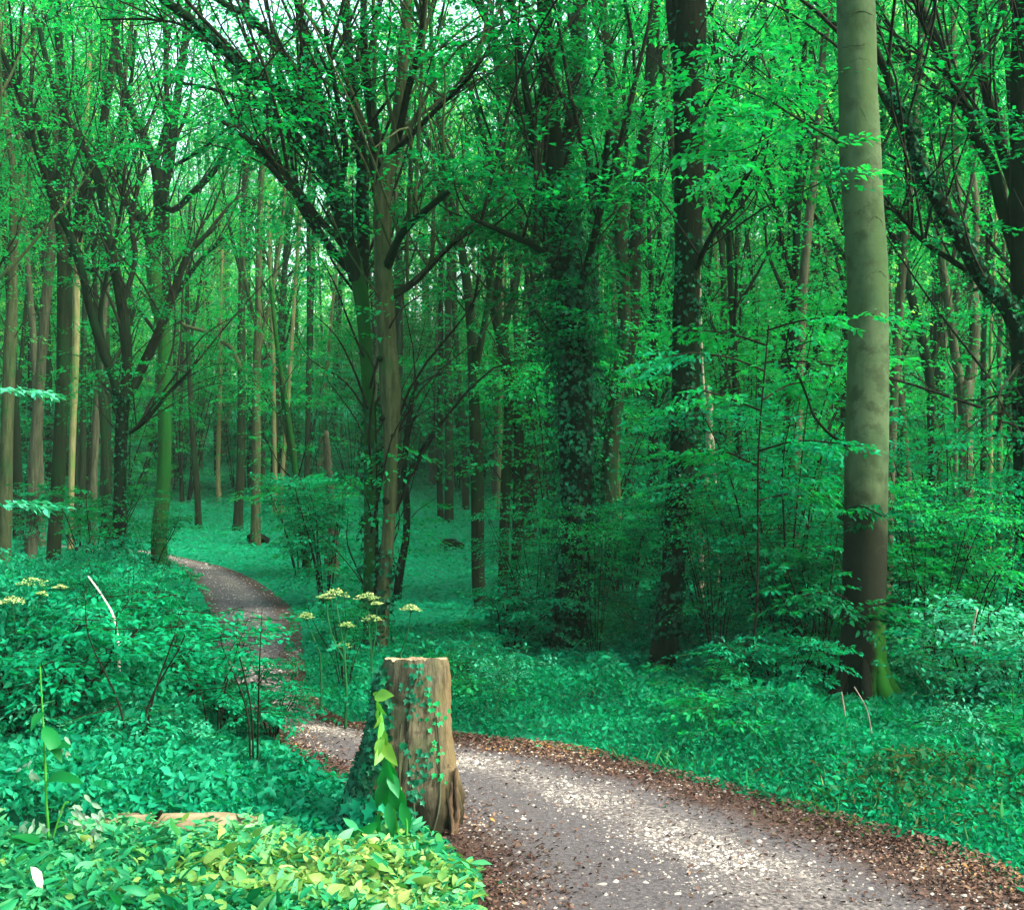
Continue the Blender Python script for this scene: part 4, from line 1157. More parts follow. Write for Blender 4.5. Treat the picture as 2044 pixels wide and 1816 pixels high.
def at_ground(x, d):
    p = P(x, HZ, d); return np.array([p[0], p[1], float(hz(p[0], p[1]))])


SHRUBS = [
    ('mid', 'spreading beech sapling with long flat sprays left of the smooth beech', 1560, 9.4, 1.0, 'beech_sapling'),
    ('bright', 'tall fresh green sapling holding level sprays between the two big trunks', 1520, 10.8, 1.0, 'beech_sapling'),
    ('dense', 'thick teal bush at the foot of the tuning-fork tree', 1480, 11.5, 1.05, 'shrub'),
    ('dark', 'dark twiggy bush pressed against the left side of the smooth beech', 1635, 8.9, .85, 'shrub'),
    ('mid', 'layered green sapling right of the smooth beech', 1870, 10.6, .95, 'beech_sapling'),
    ('dense', 'broad teal bush under the grey twin-stemmed tree', 1950, 10.2, .85, 'shrub'),
    ('pale', 'pale bluish green bush by the right edge beside the path verge', 1940, 8.3, .85, 'shrub'),
    ('pale', 'smaller pale bush at the right edge below the dark trunk', 2030, 8.0, .7, 'shrub'),
    ('mids', 'bright low bush behind the pale bluish bush', 1900, 9.2, .8, 'shrub'),
    ('dense2', 'teal bush hiding the foot of the brown twin-stemmed trunk', 1250, 12.0, .95, 'shrub'),
    ('dense2', 'round teal bush between the two ivy-clad trunks', 1235, 12.6, .8, 'shrub'),
    ('dark', 'dark bush crowding the foot of the ivy-smothered trunk', 1050, 12.6, .7, 'shrub'),
    ('dense', 'tall teal bush right of the upright ivy-clad trunk', 1420, 10.4, .85, 'shrub'),
    ('mid', 'wide teal sapling filling the ground between ivy-clad trunk and smooth beech', 1530, 9.9, .66, 'beech_sapling'),
    ('dense2', 'teal bush under the hanging leaves left of the smooth beech', 1590, 9.3, .8, 'shrub'),
    ('dense2', 'rounded teal bush right behind the smooth beech', 1800, 10.0, .85, 'shrub'),
    ('low', 'small low bush in the verge halfway to the smooth beech', 1560, 8.3, .7, 'shrub'),
    ('bright', 'small airy sapling with level sprays in front of the ivy-smothered trunk', 1190, 10.3, .42, 'beech_sapling'),
    ('mid', 'airy teal sapling between slender pair and ivy-smothered trunk', 1065, 11.6, .6, 'beech_sapling'),
    ('bright', 'fresh airy sapling right of the upright ivy-clad trunk', 1430, 9.4, .5, 'beech_sapling'),
    ('bright', 'airy sapling with level sprays right of the smooth beech', 1850, 9.2, .5, 'beech_sapling'),
    ('mid', 'leafy sapling by the right edge under the reaching limb', 1985, 9.6, .75, 'beech_sapling'),
    ('dark', 'dark ivy bush around the foot of the light-barked tree', 690, 9.0, .5, 'shrub'),
    ('dense2', 'wide bush in the shade left of the light-barked tree', 650, 14.5, 1.1, 'shrub'),
    ('mids', 'dark green sapling by the leaning mossy stem', 600, 19.0, 1.15, 'beech_sapling'),
    ('thin', 'small sapling with a bare dark stem in the left undergrowth', 275, 6.3, .95, 'beech_sapling'),
    ('thin', 'small sapling with a thin pale stem before the path gap', 515, 6.6, .85, 'beech_sapling'),
    ('thin', 'leaning leafy sapling halfway between log and path bend', 430, 7.2, .8, 'beech_sapling'),
    ('dense2', 'wide nettle clump at the left edge under the cream flowers', 40, 8.2, .62, 'shrub'),
    ('dense2', 'tall bramble bush left of the path bend', 300, 9.0, .6, 'shrub'),
    ('low', 'rounded bramble bush in the middle of the left undergrowth', 170, 7.4, 1.15, 'shrub'),
    ('low', 'low bramble bush nearest the left edge', 60, 6.4, .95, 'shrub'),
    ('low', 'small leafy bramble screening the near bend of the path', 462, 7.7, .62, 'shrub'),
    ('low', 'small leafy clump between path bend and gravel strip', 548, 7.3, .48, 'shrub'),
    ('mid', 'feathery tall weed bush in the left undergrowth before the trunks', 230, 8.6, .46, 'shrub'),
    ('dense2', 'feathery teal bush beside the white dead stick', 120, 7.6, .5, 'shrub'),
    ('low', 'low bramble just left of the path gap', 330, 7.6, .85, 'shrub'),
    ('dark', 'dark bush behind the foot of the low-forking tree', 190, 15.5, 1.1, 'shrub'),
    ('dark', 'dark bush around the foot of the tall mossy Y fork', 300, 17.2, .75, 'shrub'),
    ('dense2', 'teal bush behind the pale left trunks', 60, 21.0, .9, 'shrub'),
    ('dense2', 'teal bush between the straight dark trunk and the low fork', 165, 20.0, .8, 'shrub'),
    ('low', 'low clump at the foot of the slender joined pair', 1010, 10.4, .9, 'shrub'),
]
r = np.random.default_rng(5)
for kd, lab, x, d, s, nm in SHRUBS:
    shrub(SH[kd], nm, lab, at_ground(x, d), r.uniform(0, 6.28), s, None, 'sapling' if 'sapling' in nm else 'shrub')

# scattered saplings between the trunks further in
for i in range(80):
    for _ in range(60):
        Y = r.uniform(12.5, 48); X = Y * r.uniform(-.48, .48); u, v = D_of(X, Y, float(hz(X, Y)))
        if (300 < u < 1080 and Y < 33) or (u < 330 and Y < 27) or (u > 1280 and Y < 24 and r.uniform() < .6) or on_path(np.array([X]), np.array([Y]))[0]: continue
        break
    zn = next((z[2] for z in ZONES if z[0] <= u < z[1]), ZONES[-1][2])
    bk = 'nearer' if Y < 22 else 'distant'
    shrub(SH[('mid', 'bright', 'dense', 'mids')[i % 4]], 'understorey_sapling', f'{bk} low sapling behind the {zn}', (X, Y, float(hz(X, Y))), r.uniform(0, 6.28), r.uniform(1.0, 1.6) * (1 if Y < 25 else 1.4),
          f'{bk} saplings behind the {zn}', 'sapling')

HERB = [shrub_mesh(.38, .26, 520, 5, 34, 18, .036, 'leaf_teal', 'stem_umbel', r0=.005, spl=(.3, .5)), shrub_mesh(.58, .22, 521, 4, 34, 16, .034, 'leaf_teal', 'stem_umbel', r0=.005, spl=(.3, .5)),
        shrub_mesh(.26, .30, 522, 6, 30, 18, .038, 'leaf_bright', 'stem_umbel', r0=.004, spl=(.3, .5)), shrub_mesh(.45, .30, 523, 5, 34, 16, .036, 'leaf_pale', 'stem_umbel', r0=.005, spl=(.3, .5))]
done = 0
while done < 110:
    Y = r.uniform(6.2, 11.5); X = Y * r.uniform(-.46, .46); u, v = D_of(X, Y, 0.0)
    dp = float(path_dist(np.array([X]), np.array([Y]))[0])
    if on_path(np.array([X]), np.array([Y]))[0] or dp < .35 or 400 < u < 900 or (1560 < u < 1880 and v > 1380) or (1040 < u < 1400 and v > 1330) or min((X - a) ** 2 + (Y - b) ** 2 for a, b in BIG_TREES) < .2: continue
    if u > 900 and v > 1560 - (u - 1000) * -.12: continue
    side = 'verge right of the path' if u > 900 else 'undergrowth left of the path'
    kk = int(r.integers(4)); wd = ('bushy teal herb', 'tall thin teal herb', 'low fresh green herb', 'pale tall herb')[kk]
    shrub(HERB[kk], 'woodland_herb', f'{wd} in the {side}', (X, Y, float(hz(X, Y))), r.uniform(0, 6.28), r.uniform(.7, 1.15), f'{wd}s in the {side}', 'plant')
    done += 1

b_ = at_ground(1500, 8.5)
t_ = thing('beech_sapling', 'slim sapling holding out long level sprays in front of the smooth beech', 'sapling', b_)
leafy_branch(t_, b_, [('1500,1360,6 1512,1150,5 1514,900,4 1530,700,4 1534,650,3', 8.5, 0)], 'leaf_verge', 'twig_dark', 600, 14, .055, (.2, .35), 1, 8, 'stem')
for i_, sg in enumerate(('1530,660,5 1600,640,4 1680,632,3 1745,628,2', '1530,690,5 1470,670,4 1400,660,3 1350,668,2', '1525,740,5 1460,715,4 1380,705,3 1320,715,2', '1520,800,5 1570,770,4 1620,760,3', '1520,820,5 1440,790,4 1360,770,3',
        '1515,900,5 1590,880,4 1680,885,3', '1512,930,5 1440,900,4 1370,905,3', '1510,1000,5 1580,985,4 1650,990,3')):
    leafy_branch(t_, b_, [(sg, 8.5, (-.5, .5, -.4, .6, -.3, -.3, .4, .2)[i_])], ('leaf_bright', 'leaf_bright', 'leaf_verge')[i_ % 3], 'twig_dark', 610 + i_, 24, .055, (.22, .42), 1, 10, 'leafy_branch', .6, .03)

for i in range(30):
    Y = r.uniform(34, 62); u = r.uniform(560, 1080); X = (u - CX) / F * Y
    zn = next((z[2] for z in ZONES if z[0] <= u < z[1]), ZONES[-1][2])
    shrub(SH[('mid', 'bright', 'bright', 'mids')[i % 4]], 'understorey_sapling', f'distant low sapling behind the {zn}', (X, Y, float(hz(X, Y))), r.uniform(0, 6.28), r.uniform(1.3, 2.1), f'distant saplings behind the {zn}', 'sapling')

# two slim saplings whose pale sprays reach in from the left edge
for x, y, d, lab, seed in ((-30, 775, 9.5, 'upper pale leafy spray of a sapling reaching in at the left edge', 61), (-30, 1000, 8.6, 'lower pale leafy spray of a sapling reaching in at the left edge', 62)):
    b = at_ground(x - 60, d)
    t = thing('hazel_sapling', lab, 'sapling', b)
    top = P(x, y, d)
    q = smooth_path(np.array([[*b, .012], [*(b * .5 + top * .5 + (-.05, 0, 0)), .009], [*top, .005]]), 5)
    obj('stem', [tube(q, 5)], M['twig_dark'], t, False, b)
    so = np.array([top + np.array([dx, dy, 0.0]) for dx, dy in ((0, 0), (.05, .1), (.12, -.1), (.2, .05))])
    obj('foliage', [sprays(so, np.array([.05, .25, -.2, .1]), np.full(4, .02), np.array([.55, .5, .5, .38]), 26, .07, np.random.default_rng(seed), 1, .5, .35, .22)], M['leaf_pale'], t, False, b)

# ------------------------------------------------------------------ the stump
SB = G(858, 1662); SD = SB[1]
sroot = thing('tree_stump', 'weathered cut stump with ivy, split down the front, beside the path', 'stump', SB)
sx = lambda x: (x - CX) * SD / F
rows = [(1690, 662, 922), (1662, 668, 916), (1640, 675, 917), (1610, 684, 919), (1585, 690, 914), (1566, 697, 909), (1530, 712, 904), (1489, 728, 898), (1440, 742, 896), (1400, 750, 896), (1360, 756, 895), (1335, 760, 893), (1322, 764, 890)]
sr = np.random.default_rng(9)
NS = 96
ang = np.linspace(0, 2 * np.pi, NS, endpoint=False)
gro = sum(sr.uniform(.004, .013) * np.sin(ang * k + sr.uniform(0, 6.28)) for k in (3, 5, 7, 11, 17, 23, 31))
sv = []
fine = []
for a, b2 in zip(rows[:-1], rows[1:]):
    for t in np.linspace(0, 1, 4, endpoint=False):
        fine.append(tuple(a[i] * (1 - t) + b2[i] * t for i in range(3)))
fine.append(rows[-1])
for (y, xl, xr_) in fine:
    z = P(860, y, SD)[2]
    cx = (sx(xl) + sx(xr_)) / 2; rx = (sx(xr_) - sx(xl)) / 2; ry = .5 * rx + .075
    f = (1690 - y) / 368
    w = 1 + gro * (1.6 - .9 * f) * 2 + sr.normal(0, .009, NS) + .012 * np.sin(ang * 9 + y * .05) * np.sin(y * .11 + ang * 4)
    # split down the front and the hollow at the foot
    crk = np.exp(-((ang - 4.68 - .05 * math.sin(y * .03)) / .035) ** 2) * (.24 if 1398 < y < 1660 else .04)
    hol = np.exp(-((ang - 4.85) / .22) ** 2) * .30 * sstep(np.array(y), 1570, 1640)
    lip = np.exp(-((ang - 5.75) / .16) ** 2) * .10 * (1 if 1535 < y < 1640 else 0)
    w = w - crk - hol + lip
    for ga, gd, gw in ((4.05, .05, .03), (5.12, .06, .028), (5.5, .045, .035), (4.4, .035, .02), (3.5, .06, .05), (4.95, .03, .015)):
        w = w - gd * (.6 + .4 * math.sin(y * .021 + ga * 7)) * np.exp(-((ang - ga - .03 * math.sin(y * .02 + ga * 5)) / gw) ** 2)
    # saw cut that stops half way, and a flaked slab above it
    slab = .035 * sstep(-np.abs(ang - 4.2), -.46, -.40) * (1 if y < 1398 else 0) - .10 * sstep(-np.abs(ang - 4.25), -.42, -.34) * (1 if 1398 <= y < 1408 else 0)
    w = w + slab
    x_ = cx + np.cos(ang) * rx * w; y_ = SB[1] + .12 + np.sin(ang) * ry * w
    zt = z - (.02 * np.sin(ang) if y < 1340 else 0) * np.ones(NS) + (0.004 * np.sin(ang * 5) + sr.normal(0, .0025, NS) - .018 * np.exp(-((ang - 4.05) / .10) ** 2) - .010 * np.exp(-((ang - 5.1) / .06) ** 2) if y < 1330 else 0)
    sv.append(np.column_stack([x_, y_, zt]))
nr = len(sv)
V = np.vstack(sv)
i0 = (np.arange(nr - 1)[:, None] * NS + np.arange(NS)[None, :]); i1 = (np.arange(nr - 1)[:, None] * NS + (np.arange(NS)[None, :] + 1) % NS)
Fq = np.stack([i0, i1, i1 + NS, i0 + NS], -1).reshape(-1, 4)


def wood_mat():
    m, nt, N, L = new_mat('weathered_wood')
    tc = N.new('ShaderNodeTexCoord')
    mp = N.new('ShaderNodeMapping'); mp.inputs['Scale'].default_value = (1, 1, .16)
    L.new(tc.outputs['Object'], mp.inputs[0])
    n1 = noise(N, L, mp.outputs[0], 42, 6, .7)
    n2 = noise(N, L, tc.outputs['Object'], 5.5, 5, .6)
    n3 = noise(N, L, tc.outputs['Object'], 28, 5, .7)
    sep = N.new('ShaderNodeSeparateXYZ'); L.new(tc.outputs['Object'], sep.inputs[0])
    c = mixc(N, L, mrange(N, L, n1.outputs[0], .35, .65), (0.022, 0.023, 0.016), (0.078, 0.075, 0.053))
    c = mixc(N, L, mrange(N, L, n2.outputs[0], .46, .66, 0, .75), c, (0.040, 0.058, 0.030))
    orr = N.new('ShaderNodeMath'); orr.operation = 'MULTIPLY_ADD'; L.new(n2.outputs[0], orr.inputs[0]); orr.inputs[1].default_value = .22; L.new(sep.outputs[0], orr.inputs[2])
    c = mixc(N, L, mrange(N, L, orr.outputs[0], .12, .22, 0, .45), c, (0.110, 0.078, 0.036))
    c = mixc(N, L, mrange(N, L, n3.outputs[0], .58, .72, 0, .8), c, (0.012, 0.011, 0.008))
    wv = N.new('ShaderNodeMath'); wv.operation = 'MULTIPLY_ADD'; L.new(n2.outputs[0], wv.inputs[0]); wv.inputs[1].default_value = .3; L.new(sep.outputs[2], wv.inputs[2])
    c = mixc(N, L, mrange(N, L, wv.outputs[0], .20, .46, .92, 0), c, (0.008, 0.009, 0.006))
    b = N.new('ShaderNodeBsdfPrincipled'); L.new(c, b.inputs['Base Color']); b.inputs['Roughness'].default_value = .9; b.inputs['Specular IOR Level'].default_value = .06
    bp = N.new('ShaderNodeBump'); bp.inputs['Strength'].default_value = .8; bp.inputs['Distance'].default_value = .012
    L.new(n1.outputs[0], bp.inputs['Height']); L.new(bp.outputs[0], b.inputs['Normal'])
    o = N.new('ShaderNodeOutputMaterial'); L.new(b.outputs[0], o.inputs[0])
    return m


obj('bark_shell', [(V, [Fq])], wood_mat(), sroot, True, SB)
cen = sv[-1].mean(0); cv = [sv[-1]]
for k_ in (.75, .5, .25):
    q = cen + (sv[-1] - cen) * k_; q[:, 2] -= .006 * (1 - k_) + sr.normal(0, .003, NS); cv.append(q)
cv.append(cen[None, :] - np.array([[0, 0, .008]]))
Vc = np.vstack(cv)
i0 = (np.arange(3)[:, None] * NS + np.arange(NS)[None, :]); i1 = (np.arange(3)[:, None] * NS + (np.arange(NS)[None, :] + 1) % NS)
Fc = np.stack([i0, i1, i1 + NS, i0 + NS], -1).reshape(-1, 4)
Ft = np.column_stack([3 * NS + np.arange(NS), 3 * NS + (np.arange(NS) + 1) % NS, np.full(NS, 4 * NS)])
obj('cut_face', [(Vc, [Fc, Ft])], flat_mat('cut_wood', (0.12, 0.095, 0.062), (0.24, 0.19, 0.125), 30, .9, .5), sroot, False, SB)
# broken bark flange at the right foot
fl = smooth_path(np.array([[sx(903), SB[1] - .03, P(0, 1675, SD)[2], .024], [sx(913), SB[1] - .02, P(0, 1625, SD)[2], .022], [sx(908), SB[1] - .01, P(0, 1580, SD)[2], .015], [sx(911), SB[1], P(0, 1533, SD)[2], .008]]), 5)
obj('bark_flange', [tube(fl * np.array([1, 1, 1, .8]), 9, .5, True, sr), tube(fl[4:] * np.array([1, 1, 1, .7]) + np.array([-.02, -.02, -.06, 0]), 7, .5, True, sr)], flat_mat('rotten_bark', (0.014, 0.011, 0.008), (0.060, 0.042, 0.028), 22, .9, .8, (1, 1, .3)), sroot, False, SB)


def stump_front(x, y):
    """a point on the stump's near surface seen at picture height y"""
    i = int(np.argmin([abs(q[0] - y) for q in fine]))
    ring = sv[i]
    X = sx(x)
    fr = ring[ring[:, 1] < SB[1] + .14]
    j = int(np.argmin(np.abs(fr[:, 0] - X)))
    return np.array([X, fr[j, 1], ring[:, 2].mean()])


def ivy_patch(n, fn, L, mat, seed, parent=sroot, off=.02, name='ivy'):
    q = np.random.default_rng(seed)
    B, Dd, Nn = [], [], []
    for _ in range(n):
        x, y = fn(q)
        p = stump_front(x, y); p[1] -= off * q.uniform(.2, 2.0)
        B.append(p)
        sdx = np.clip((x - 810) / 110, -1, 1)
        Dd.append([q.normal(0, .5), -.25, -q.uniform(.2, 1.0)]); Nn.append([sdx * .7 + q.normal(0, .3), -1.0, .45 + q.normal(0, .3)])
    return obj(name, [leaves(np.array(B), np.array(Dd), np.array(Nn), L * q.uniform(.6, 1.25, n), .9, 3, q)], M[mat], parent, False, SB)


def left_flank(q):
    y = q.uniform(1335, 1670); f = (y - 1335) / 335
    xl = np.interp(y, [1335, 1489, 1566, 1640, 1690], [756, 726, 695, 672, 662])
    return xl + abs(q.normal(0, 9 + 42 * f)) - 5, y


ivy_patch(750, left_flank, .034, 'ivy', 31, off=.03)
ivy_patch(170, left_flank, .034, 'ivy_pale', 36, off=.045)
ivy_patch(48, lambda q: (np.clip(q.normal(834, 15), 795, 870), np.clip(q.normal(1375, 32), 1322, 1425)), .027, 'ivy_pale', 32)
ivy_patch(90, lambda q: ((lambda y: (818 + 22 * np.sin(y * .03) + q.normal(0, 14) + (y - 1500) * .12, y))(q.uniform(1490, 1660))), .028, 'ivy_pale', 33)
ivy_patch(26, lambda q: ((lambda y: (868 + (y - 1380) * .08 + q.normal(0, 10), y))(q.uniform(1380, 1560))), .026, 'leaf_bright', 34)
ivy_patch(60, lambda q: (q.uniform(700, 800), q.uniform(1580, 1680)), .06, 'leaf_teal', 35, off=.06)
obj('ivy_stem', [tube(smooth_path(np.array([[*(stump_front(x, y) - (0, .012, 0)), .005] for x, y in pp]), 5), 5, .1, False) for pp in
     (((835, 1660), (826, 1560), (815, 1480), (822, 1400), (838, 1340)), ((868, 1650), (880, 1590), (878, 1500), (872, 1430)), ((745, 1670), (738, 1560), (752, 1440), (764, 1345)), ((806, 1600), (800, 1500), (804, 1440)))],
    M['bark_grey'], sroot, False, SB)

# lush drooping plant leaning on the stump
pb = G(800, 1712); pd_ = pb[1]
droop = thing('dock_plant', 'vivid green drooping plant with a lime tip in front of the stump', 'plant', pb)
st = smooth_path(pts('803,1712,7 792,1650,7 780,1580,6 772,1520,6 766,1460,5 758,1415,5 748,1388,3', pd_, .0), 5)
st2 = smooth_path(pts('806,1712,5 812,1650,5 806,1610,4 800,1570,3', pd_, 0), 5)
obj('stem', [tube(st, 6), tube(st2, 6)], M['stem_green'], droop, False, pb)
q = np.random.default_rng(51)


def hang(lst):
    B, Dd, Nn, Ls = [], [], [], []
    for x, y, x2, y2, _ in lst:
        dd_ = q.uniform(-.07, .05)
        a = P(x, y, pd_ - .02); b_ = P(x2 + q.normal(0, 7), y2, pd_ - .04 + dd_)
        B.append(a); Dd.append(b_ - a); Ls.append(np.linalg.norm(b_ - a)); Nn.append([q.normal(0, .9), -1, .5])
    return np.array(B), np.array(Dd), np.array(Nn), np.array(Ls)


big = [(778, 1520, 772, 1640, 0), (770, 1500, 778, 1590, 0), (786, 1560, 795, 1650, 0), (762, 1560, 755, 1625, 0), (775, 1600, 768, 1675, 0), (800, 1600, 812, 1672, 0), (760, 1620, 748, 1690, 0), (790, 1640, 775, 1700, 0), (776, 1540, 790, 1600, 0), (756, 1640, 700, 1680, 0), (730, 1650, 690, 1700, 0), (770, 1490, 782, 1545, 0)]
B, Dd, Nn, Ls = hang(big)
for i in range(len(B)): obj('leaf', [leaves(B[i:i+1], Dd[i:i+1], Nn[i:i+1], Ls[i:i+1] * .85, .40, 2, q, .2)], M['leaf_vivid'], droop, True, pb)
lim = [(745, 1388, 738, 1380, 0), (748, 1390, 766, 1386, 0), (752, 1398, 760, 1430, 0), (757, 1412, 748, 1440, 0), (760, 1425, 772, 1455, 0), (762, 1440, 753, 1475, 0), (765, 1455, 775, 1490, 0), (766, 1470, 752, 1505, 0), (768, 1480, 778, 1520, 0), (764, 1490, 755, 1525, 0), (766, 1500, 778, 1540, 0)]
B, Dd, Nn, Ls = hang(lim)
for i in range(len(B)): obj('leaf', [leaves(B[i:i+1], Dd[i:i+1], Nn[i:i+1], Ls[i:i+1], .5, 2, q, .25)], M['leaf_lime'], droop, True, pb)['label'] = 'small lime yellow upper leaf'

# ------------------------------------------------------------------ cream umbels
def umbel_plant(label, base, d, heads, seed, leafy=True):
    q = np.random.default_rng(seed)
    b = at_ground(base, d)
    t = thing('hogweed', label, 'flower', b, 'cream umbels of hogweed')
    tubes, hub = [], b + np.array([0, 0, .45])
    for (x, y, w) in heads:
        top = P(x, y, d + q.normal(0, .06))
        mid = hub * .45 + top * .55 + q.normal(0, .015, 3); mid[2] -= .03
        tubes.append(tube(smooth_path(np.array([[*hub, .006], [*mid, .005], [*(top - (0, 0, .03)), .0035]]), 4), 5, .04, False, q))
        rad = w * .40 * d / F
        nr_ = 15
        cs = []
        rays0, rays1 = [], []
        for i in range(nr_):
            a = i * 2.4; rr = rad * math.sqrt((i + .5) / nr_)
            c = top + np.array([math.cos(a) * rr, math.sin(a) * rr, .012 - .5 * rr * rr / rad + q.normal(0, .004)])
            rays0.append(top - (0, 0, .035)); rays1.append(c); cs.append(c)
        cs = np.array(cs)
        nf = 11
        pos = (cs[:, None, :] + np.clip(q.normal(0, 1, (nr_, nf, 3)), -1.6, 1.6) * np.array([.011, .011, .004]) * (rad / .07)).reshape(-1, 3)
        az = q.uniform(0, 6.28, len(pos))
        hd = obj('flower_head', [leaves(pos, np.column_stack([np.cos(az), np.sin(az), 0 * az + .1]), np.array([0, 0, 1.0]) + q.normal(0, .4, (len(pos), 3)), .014, .9, 0, q)], M['umbel'], t, False, b)
        obj('ray', [sticks(np.array(rays0), cs, .0018, .0014)], M['stem_umbel'], hd, False, b)
    tubes.append(tube(smooth_path(np.array([[*(b - (0, 0, .05)), .011], [*(b * .5 + hub * .5 + (.01, 0, 0)), .009], [*hub, .007]]), 4), 6, .05, False, q))
    obj('stem', tubes, M['stem_umbel'], t, False, b)
    if leafy:
        so = np.array([hub + np.array([q.normal(0, .05), q.normal(0, .05), q.uniform(-.40, .16)]) for _ in range(9)])
        obj('foliage', [sprays(so, q.uniform(0, 6.28, 9), q.normal(.1, .3, 9), np.full(9, .34), 16, .05, q, 1, .55, .5)], M['leaf_teal'], t, False, b)


umbel_plant('hogweed with large yellow-green heads behind the stump, left of the trunk', 690, 7.6, [(668, 1180, 60), (650, 1190, 40), (692, 1246, 38), (682, 1287, 42)], 71)
umbel_plant('hogweed whose heads show against the light-barked trunk', 742, 7.7, [(733, 1188, 56), (744, 1232, 46), (752, 1205, 26)], 72)
umbel_plant('single white hogweed head standing right of the light-barked trunk', 800, 8.0, [(820, 1212, 46)], 73)
umbel_plant('small hogweed head beside the path bend', 640, 8.0, [(611, 1229, 34)], 74)
umbel_plant('tall cream hogweed by the foot of the straight dark trunk at left', 62, 7.4, [(63, 1158, 66), (80, 1185, 30)], 75)
umbel_plant('broad cream hogweed head at the left edge', 20, 7.2, [(24, 1196, 62)], 76)
umbel_plant('small cream hogweed head beside the dark left trunk', 118, 7.6, [(120, 1172, 30)], 77, False)

# tall green stalk with pale wilted leaves
sb = G(98, 1712); sd_ = sb[1]
tk = thing('tall_weed', 'tall bright green stalk with bleached drooping leaves in the near left corner', 'plant', sb)
stk = smooth_path(pts('97,1712,6 96,1650,6 92,1590,5 90,1520,5 86,1440,4 82,1370,3 80,1330,2', sd_, 0), 5)
stb = smooth_path(pts('98,1700,4 112,1650,4 128,1605,3 138,1600,2', sd_, 0), 5)
obj('stem', [tube(stk, 6), tube(stb, 6)], M['stem_green'], tk, False, sb)
q = np.random.default_rng(81); B, Dd, Nn, Ls = [], [], [], []
for cx_, cy_, nn, dx in ((60, 1530, 10, -14), (130, 1490, 5, 8), (160, 1625, 22, 40), (65, 1660, 14, -30), (190, 1660, 12, 20)):
    B, Dd, Nn, Ls = [], [], [], []
    for _ in range(nn):
        x, y = cx_ + q.normal(0, abs(dx) * .5), cy_ + q.normal(0, 18)
        B.append(P(x, y, sd_ + q.normal(0, .05))); Dd.append([q.normal(dx / 60, .5), q.normal(0, .4), -q.uniform(.2, 1.1)]); Nn.append([q.normal(0, .4), -1, .5]); Ls.append(q.uniform(.025, .06))
    obj('wilted_foliage', [leaves(np.array(B), np.array(Dd), np.array(Nn), np.array(Ls), .38, 2, q, .4)], M['leaf_white'], tk, True, sb)['label'] = 'bleached whitish drooping leaves'
B, Dd, Nn, Ls = [], [], [], []
for x, y, x2, y2 in ((98, 1690, 20, 1670), (98, 1695, 40, 1650), (98, 1700, 150, 1680), (100, 1705, 60, 1730), (92, 1560, 140, 1530), (90, 1500, 130, 1475), (88, 1450, 120, 1500), (86, 1420, 60, 1440)):
    a = P(x, y, sd_ - .01); c = P(x2, y2, sd_ - .12); B.append(a); Dd.append(c - a); Nn.append([0, -.5, 1]); Ls.append(np.linalg.norm(c - a))
B, Dd, Nn, Ls = (np.array(v_, float) for v_ in (B, Dd, Nn, Ls))
for i in range(len(B)): obj('leaf', [leaves(B[i:i+1], Dd[i:i+1], Nn[i:i+1], Ls[i:i+1], .4, 2, q, .25)], M['leaf_vivid'], tk, True, sb)

# white curled dead leaf
wb = P(80, 1748, G(80, 1775)[1] - .32); 
wl = obj('dead_leaf', [leaves(np.array([wb + (-.035, 0, .035)]), np.array([[.75, -.1, -.8]]), np.array([[.7, -.6, .8]]), .11, .42, 2, np.random.default_rng(3), .9)], flat_mat('bleached', (.24, .26, .25), (.36, .37, .36), 20, .7, .1), None, True, wb)
tag(wl, 'large curled white dead leaf lying on the near left ground cover', 'leaf')

# fallen log and loose sticks
lb = G(350, 1668)
lg = thing('fallen_log', 'pale barkless log lying behind the near ground cover', 'log', lb)
lgp = smooth_path(np.array([[*P(190, 1652, lb[1]), .050], [*P(280, 1648, lb[1]), .058], [*P(400, 1645, lb[1]), .056], [*P(512, 1650, lb[1] + .05), .046]]), 7)
obj('stem', [tube(lgp, 14, .09, True, R0)], flat_mat('log_wood', (0.095, 0.082, 0.050), (0.19, 0.165, 0.115), 16, .9, .6, (.25, 1, 1)), lg, True, lb)
obj('branch_stub', [tube(smooth_path(np.array([[*(P(300, 1640, lb[1] - .03)), .016], [*P(315, 1628, lb[1] - .06), .012], [*P(322, 1618, lb[1] - .08), .008]]), 4), 7, .1)], M['bark_mid'], lg, False, lb)


def stick(label, s, d, dz=0.0, mat='stick', name='dead_stick'):
    p = smooth_path(pts(s, d, dz), 5); o = p[0, :3].copy()
    return tag(obj(name, [tube(p, 6, .12, True, R0)], M[mat], None, False, o), label, 'stick')


stick('thin white dead stick standing in the left undergrowth', '238,1345,6 237,1300,6 232,1255,6 224,1225,5 217,1210,4 198,1180,4 176,1150,3', 7.0, 0.0, 'stick_white')
stick('pale dry stalk upright in the verge left of the smooth beech', '1692,1470,3 1686,1420,3 1680,1380,2', 7.3)
stick('forked pale dry stalk in the verge below the dark bush', '1742,1500,3 1738,1450,3 1728,1410,2 1705,1370,2', 7.0)
stick('short dead branch lying in the verge beside the stump', '1115,1392,7 1150,1386,7 1185,1380,5', 8.6, .2)
stick('dark fallen bough among bushes left of the smooth beech', '1660,1235,7 1610,1195,8 1560,1150,7 1530,1120,5', 8.8, .4, 'twig_dark')
stick('dark twig lying on the near right of the path', '1690,1775,5 1660,1783,6 1625,1785,4', G(1660, 1785)[1], .02, 'bark_grey')
stick('small twig on the path edge by the near ground cover', '960,1790,4 1000,1785,5 1035,1772,4', G(1000, 1786)[1], .02, 'bark_grey')
stick('pale dry stalk at the right beside the pale bluish bush', '1945,1300,5 1942,1260,5 1950,1215,4', 8.0)
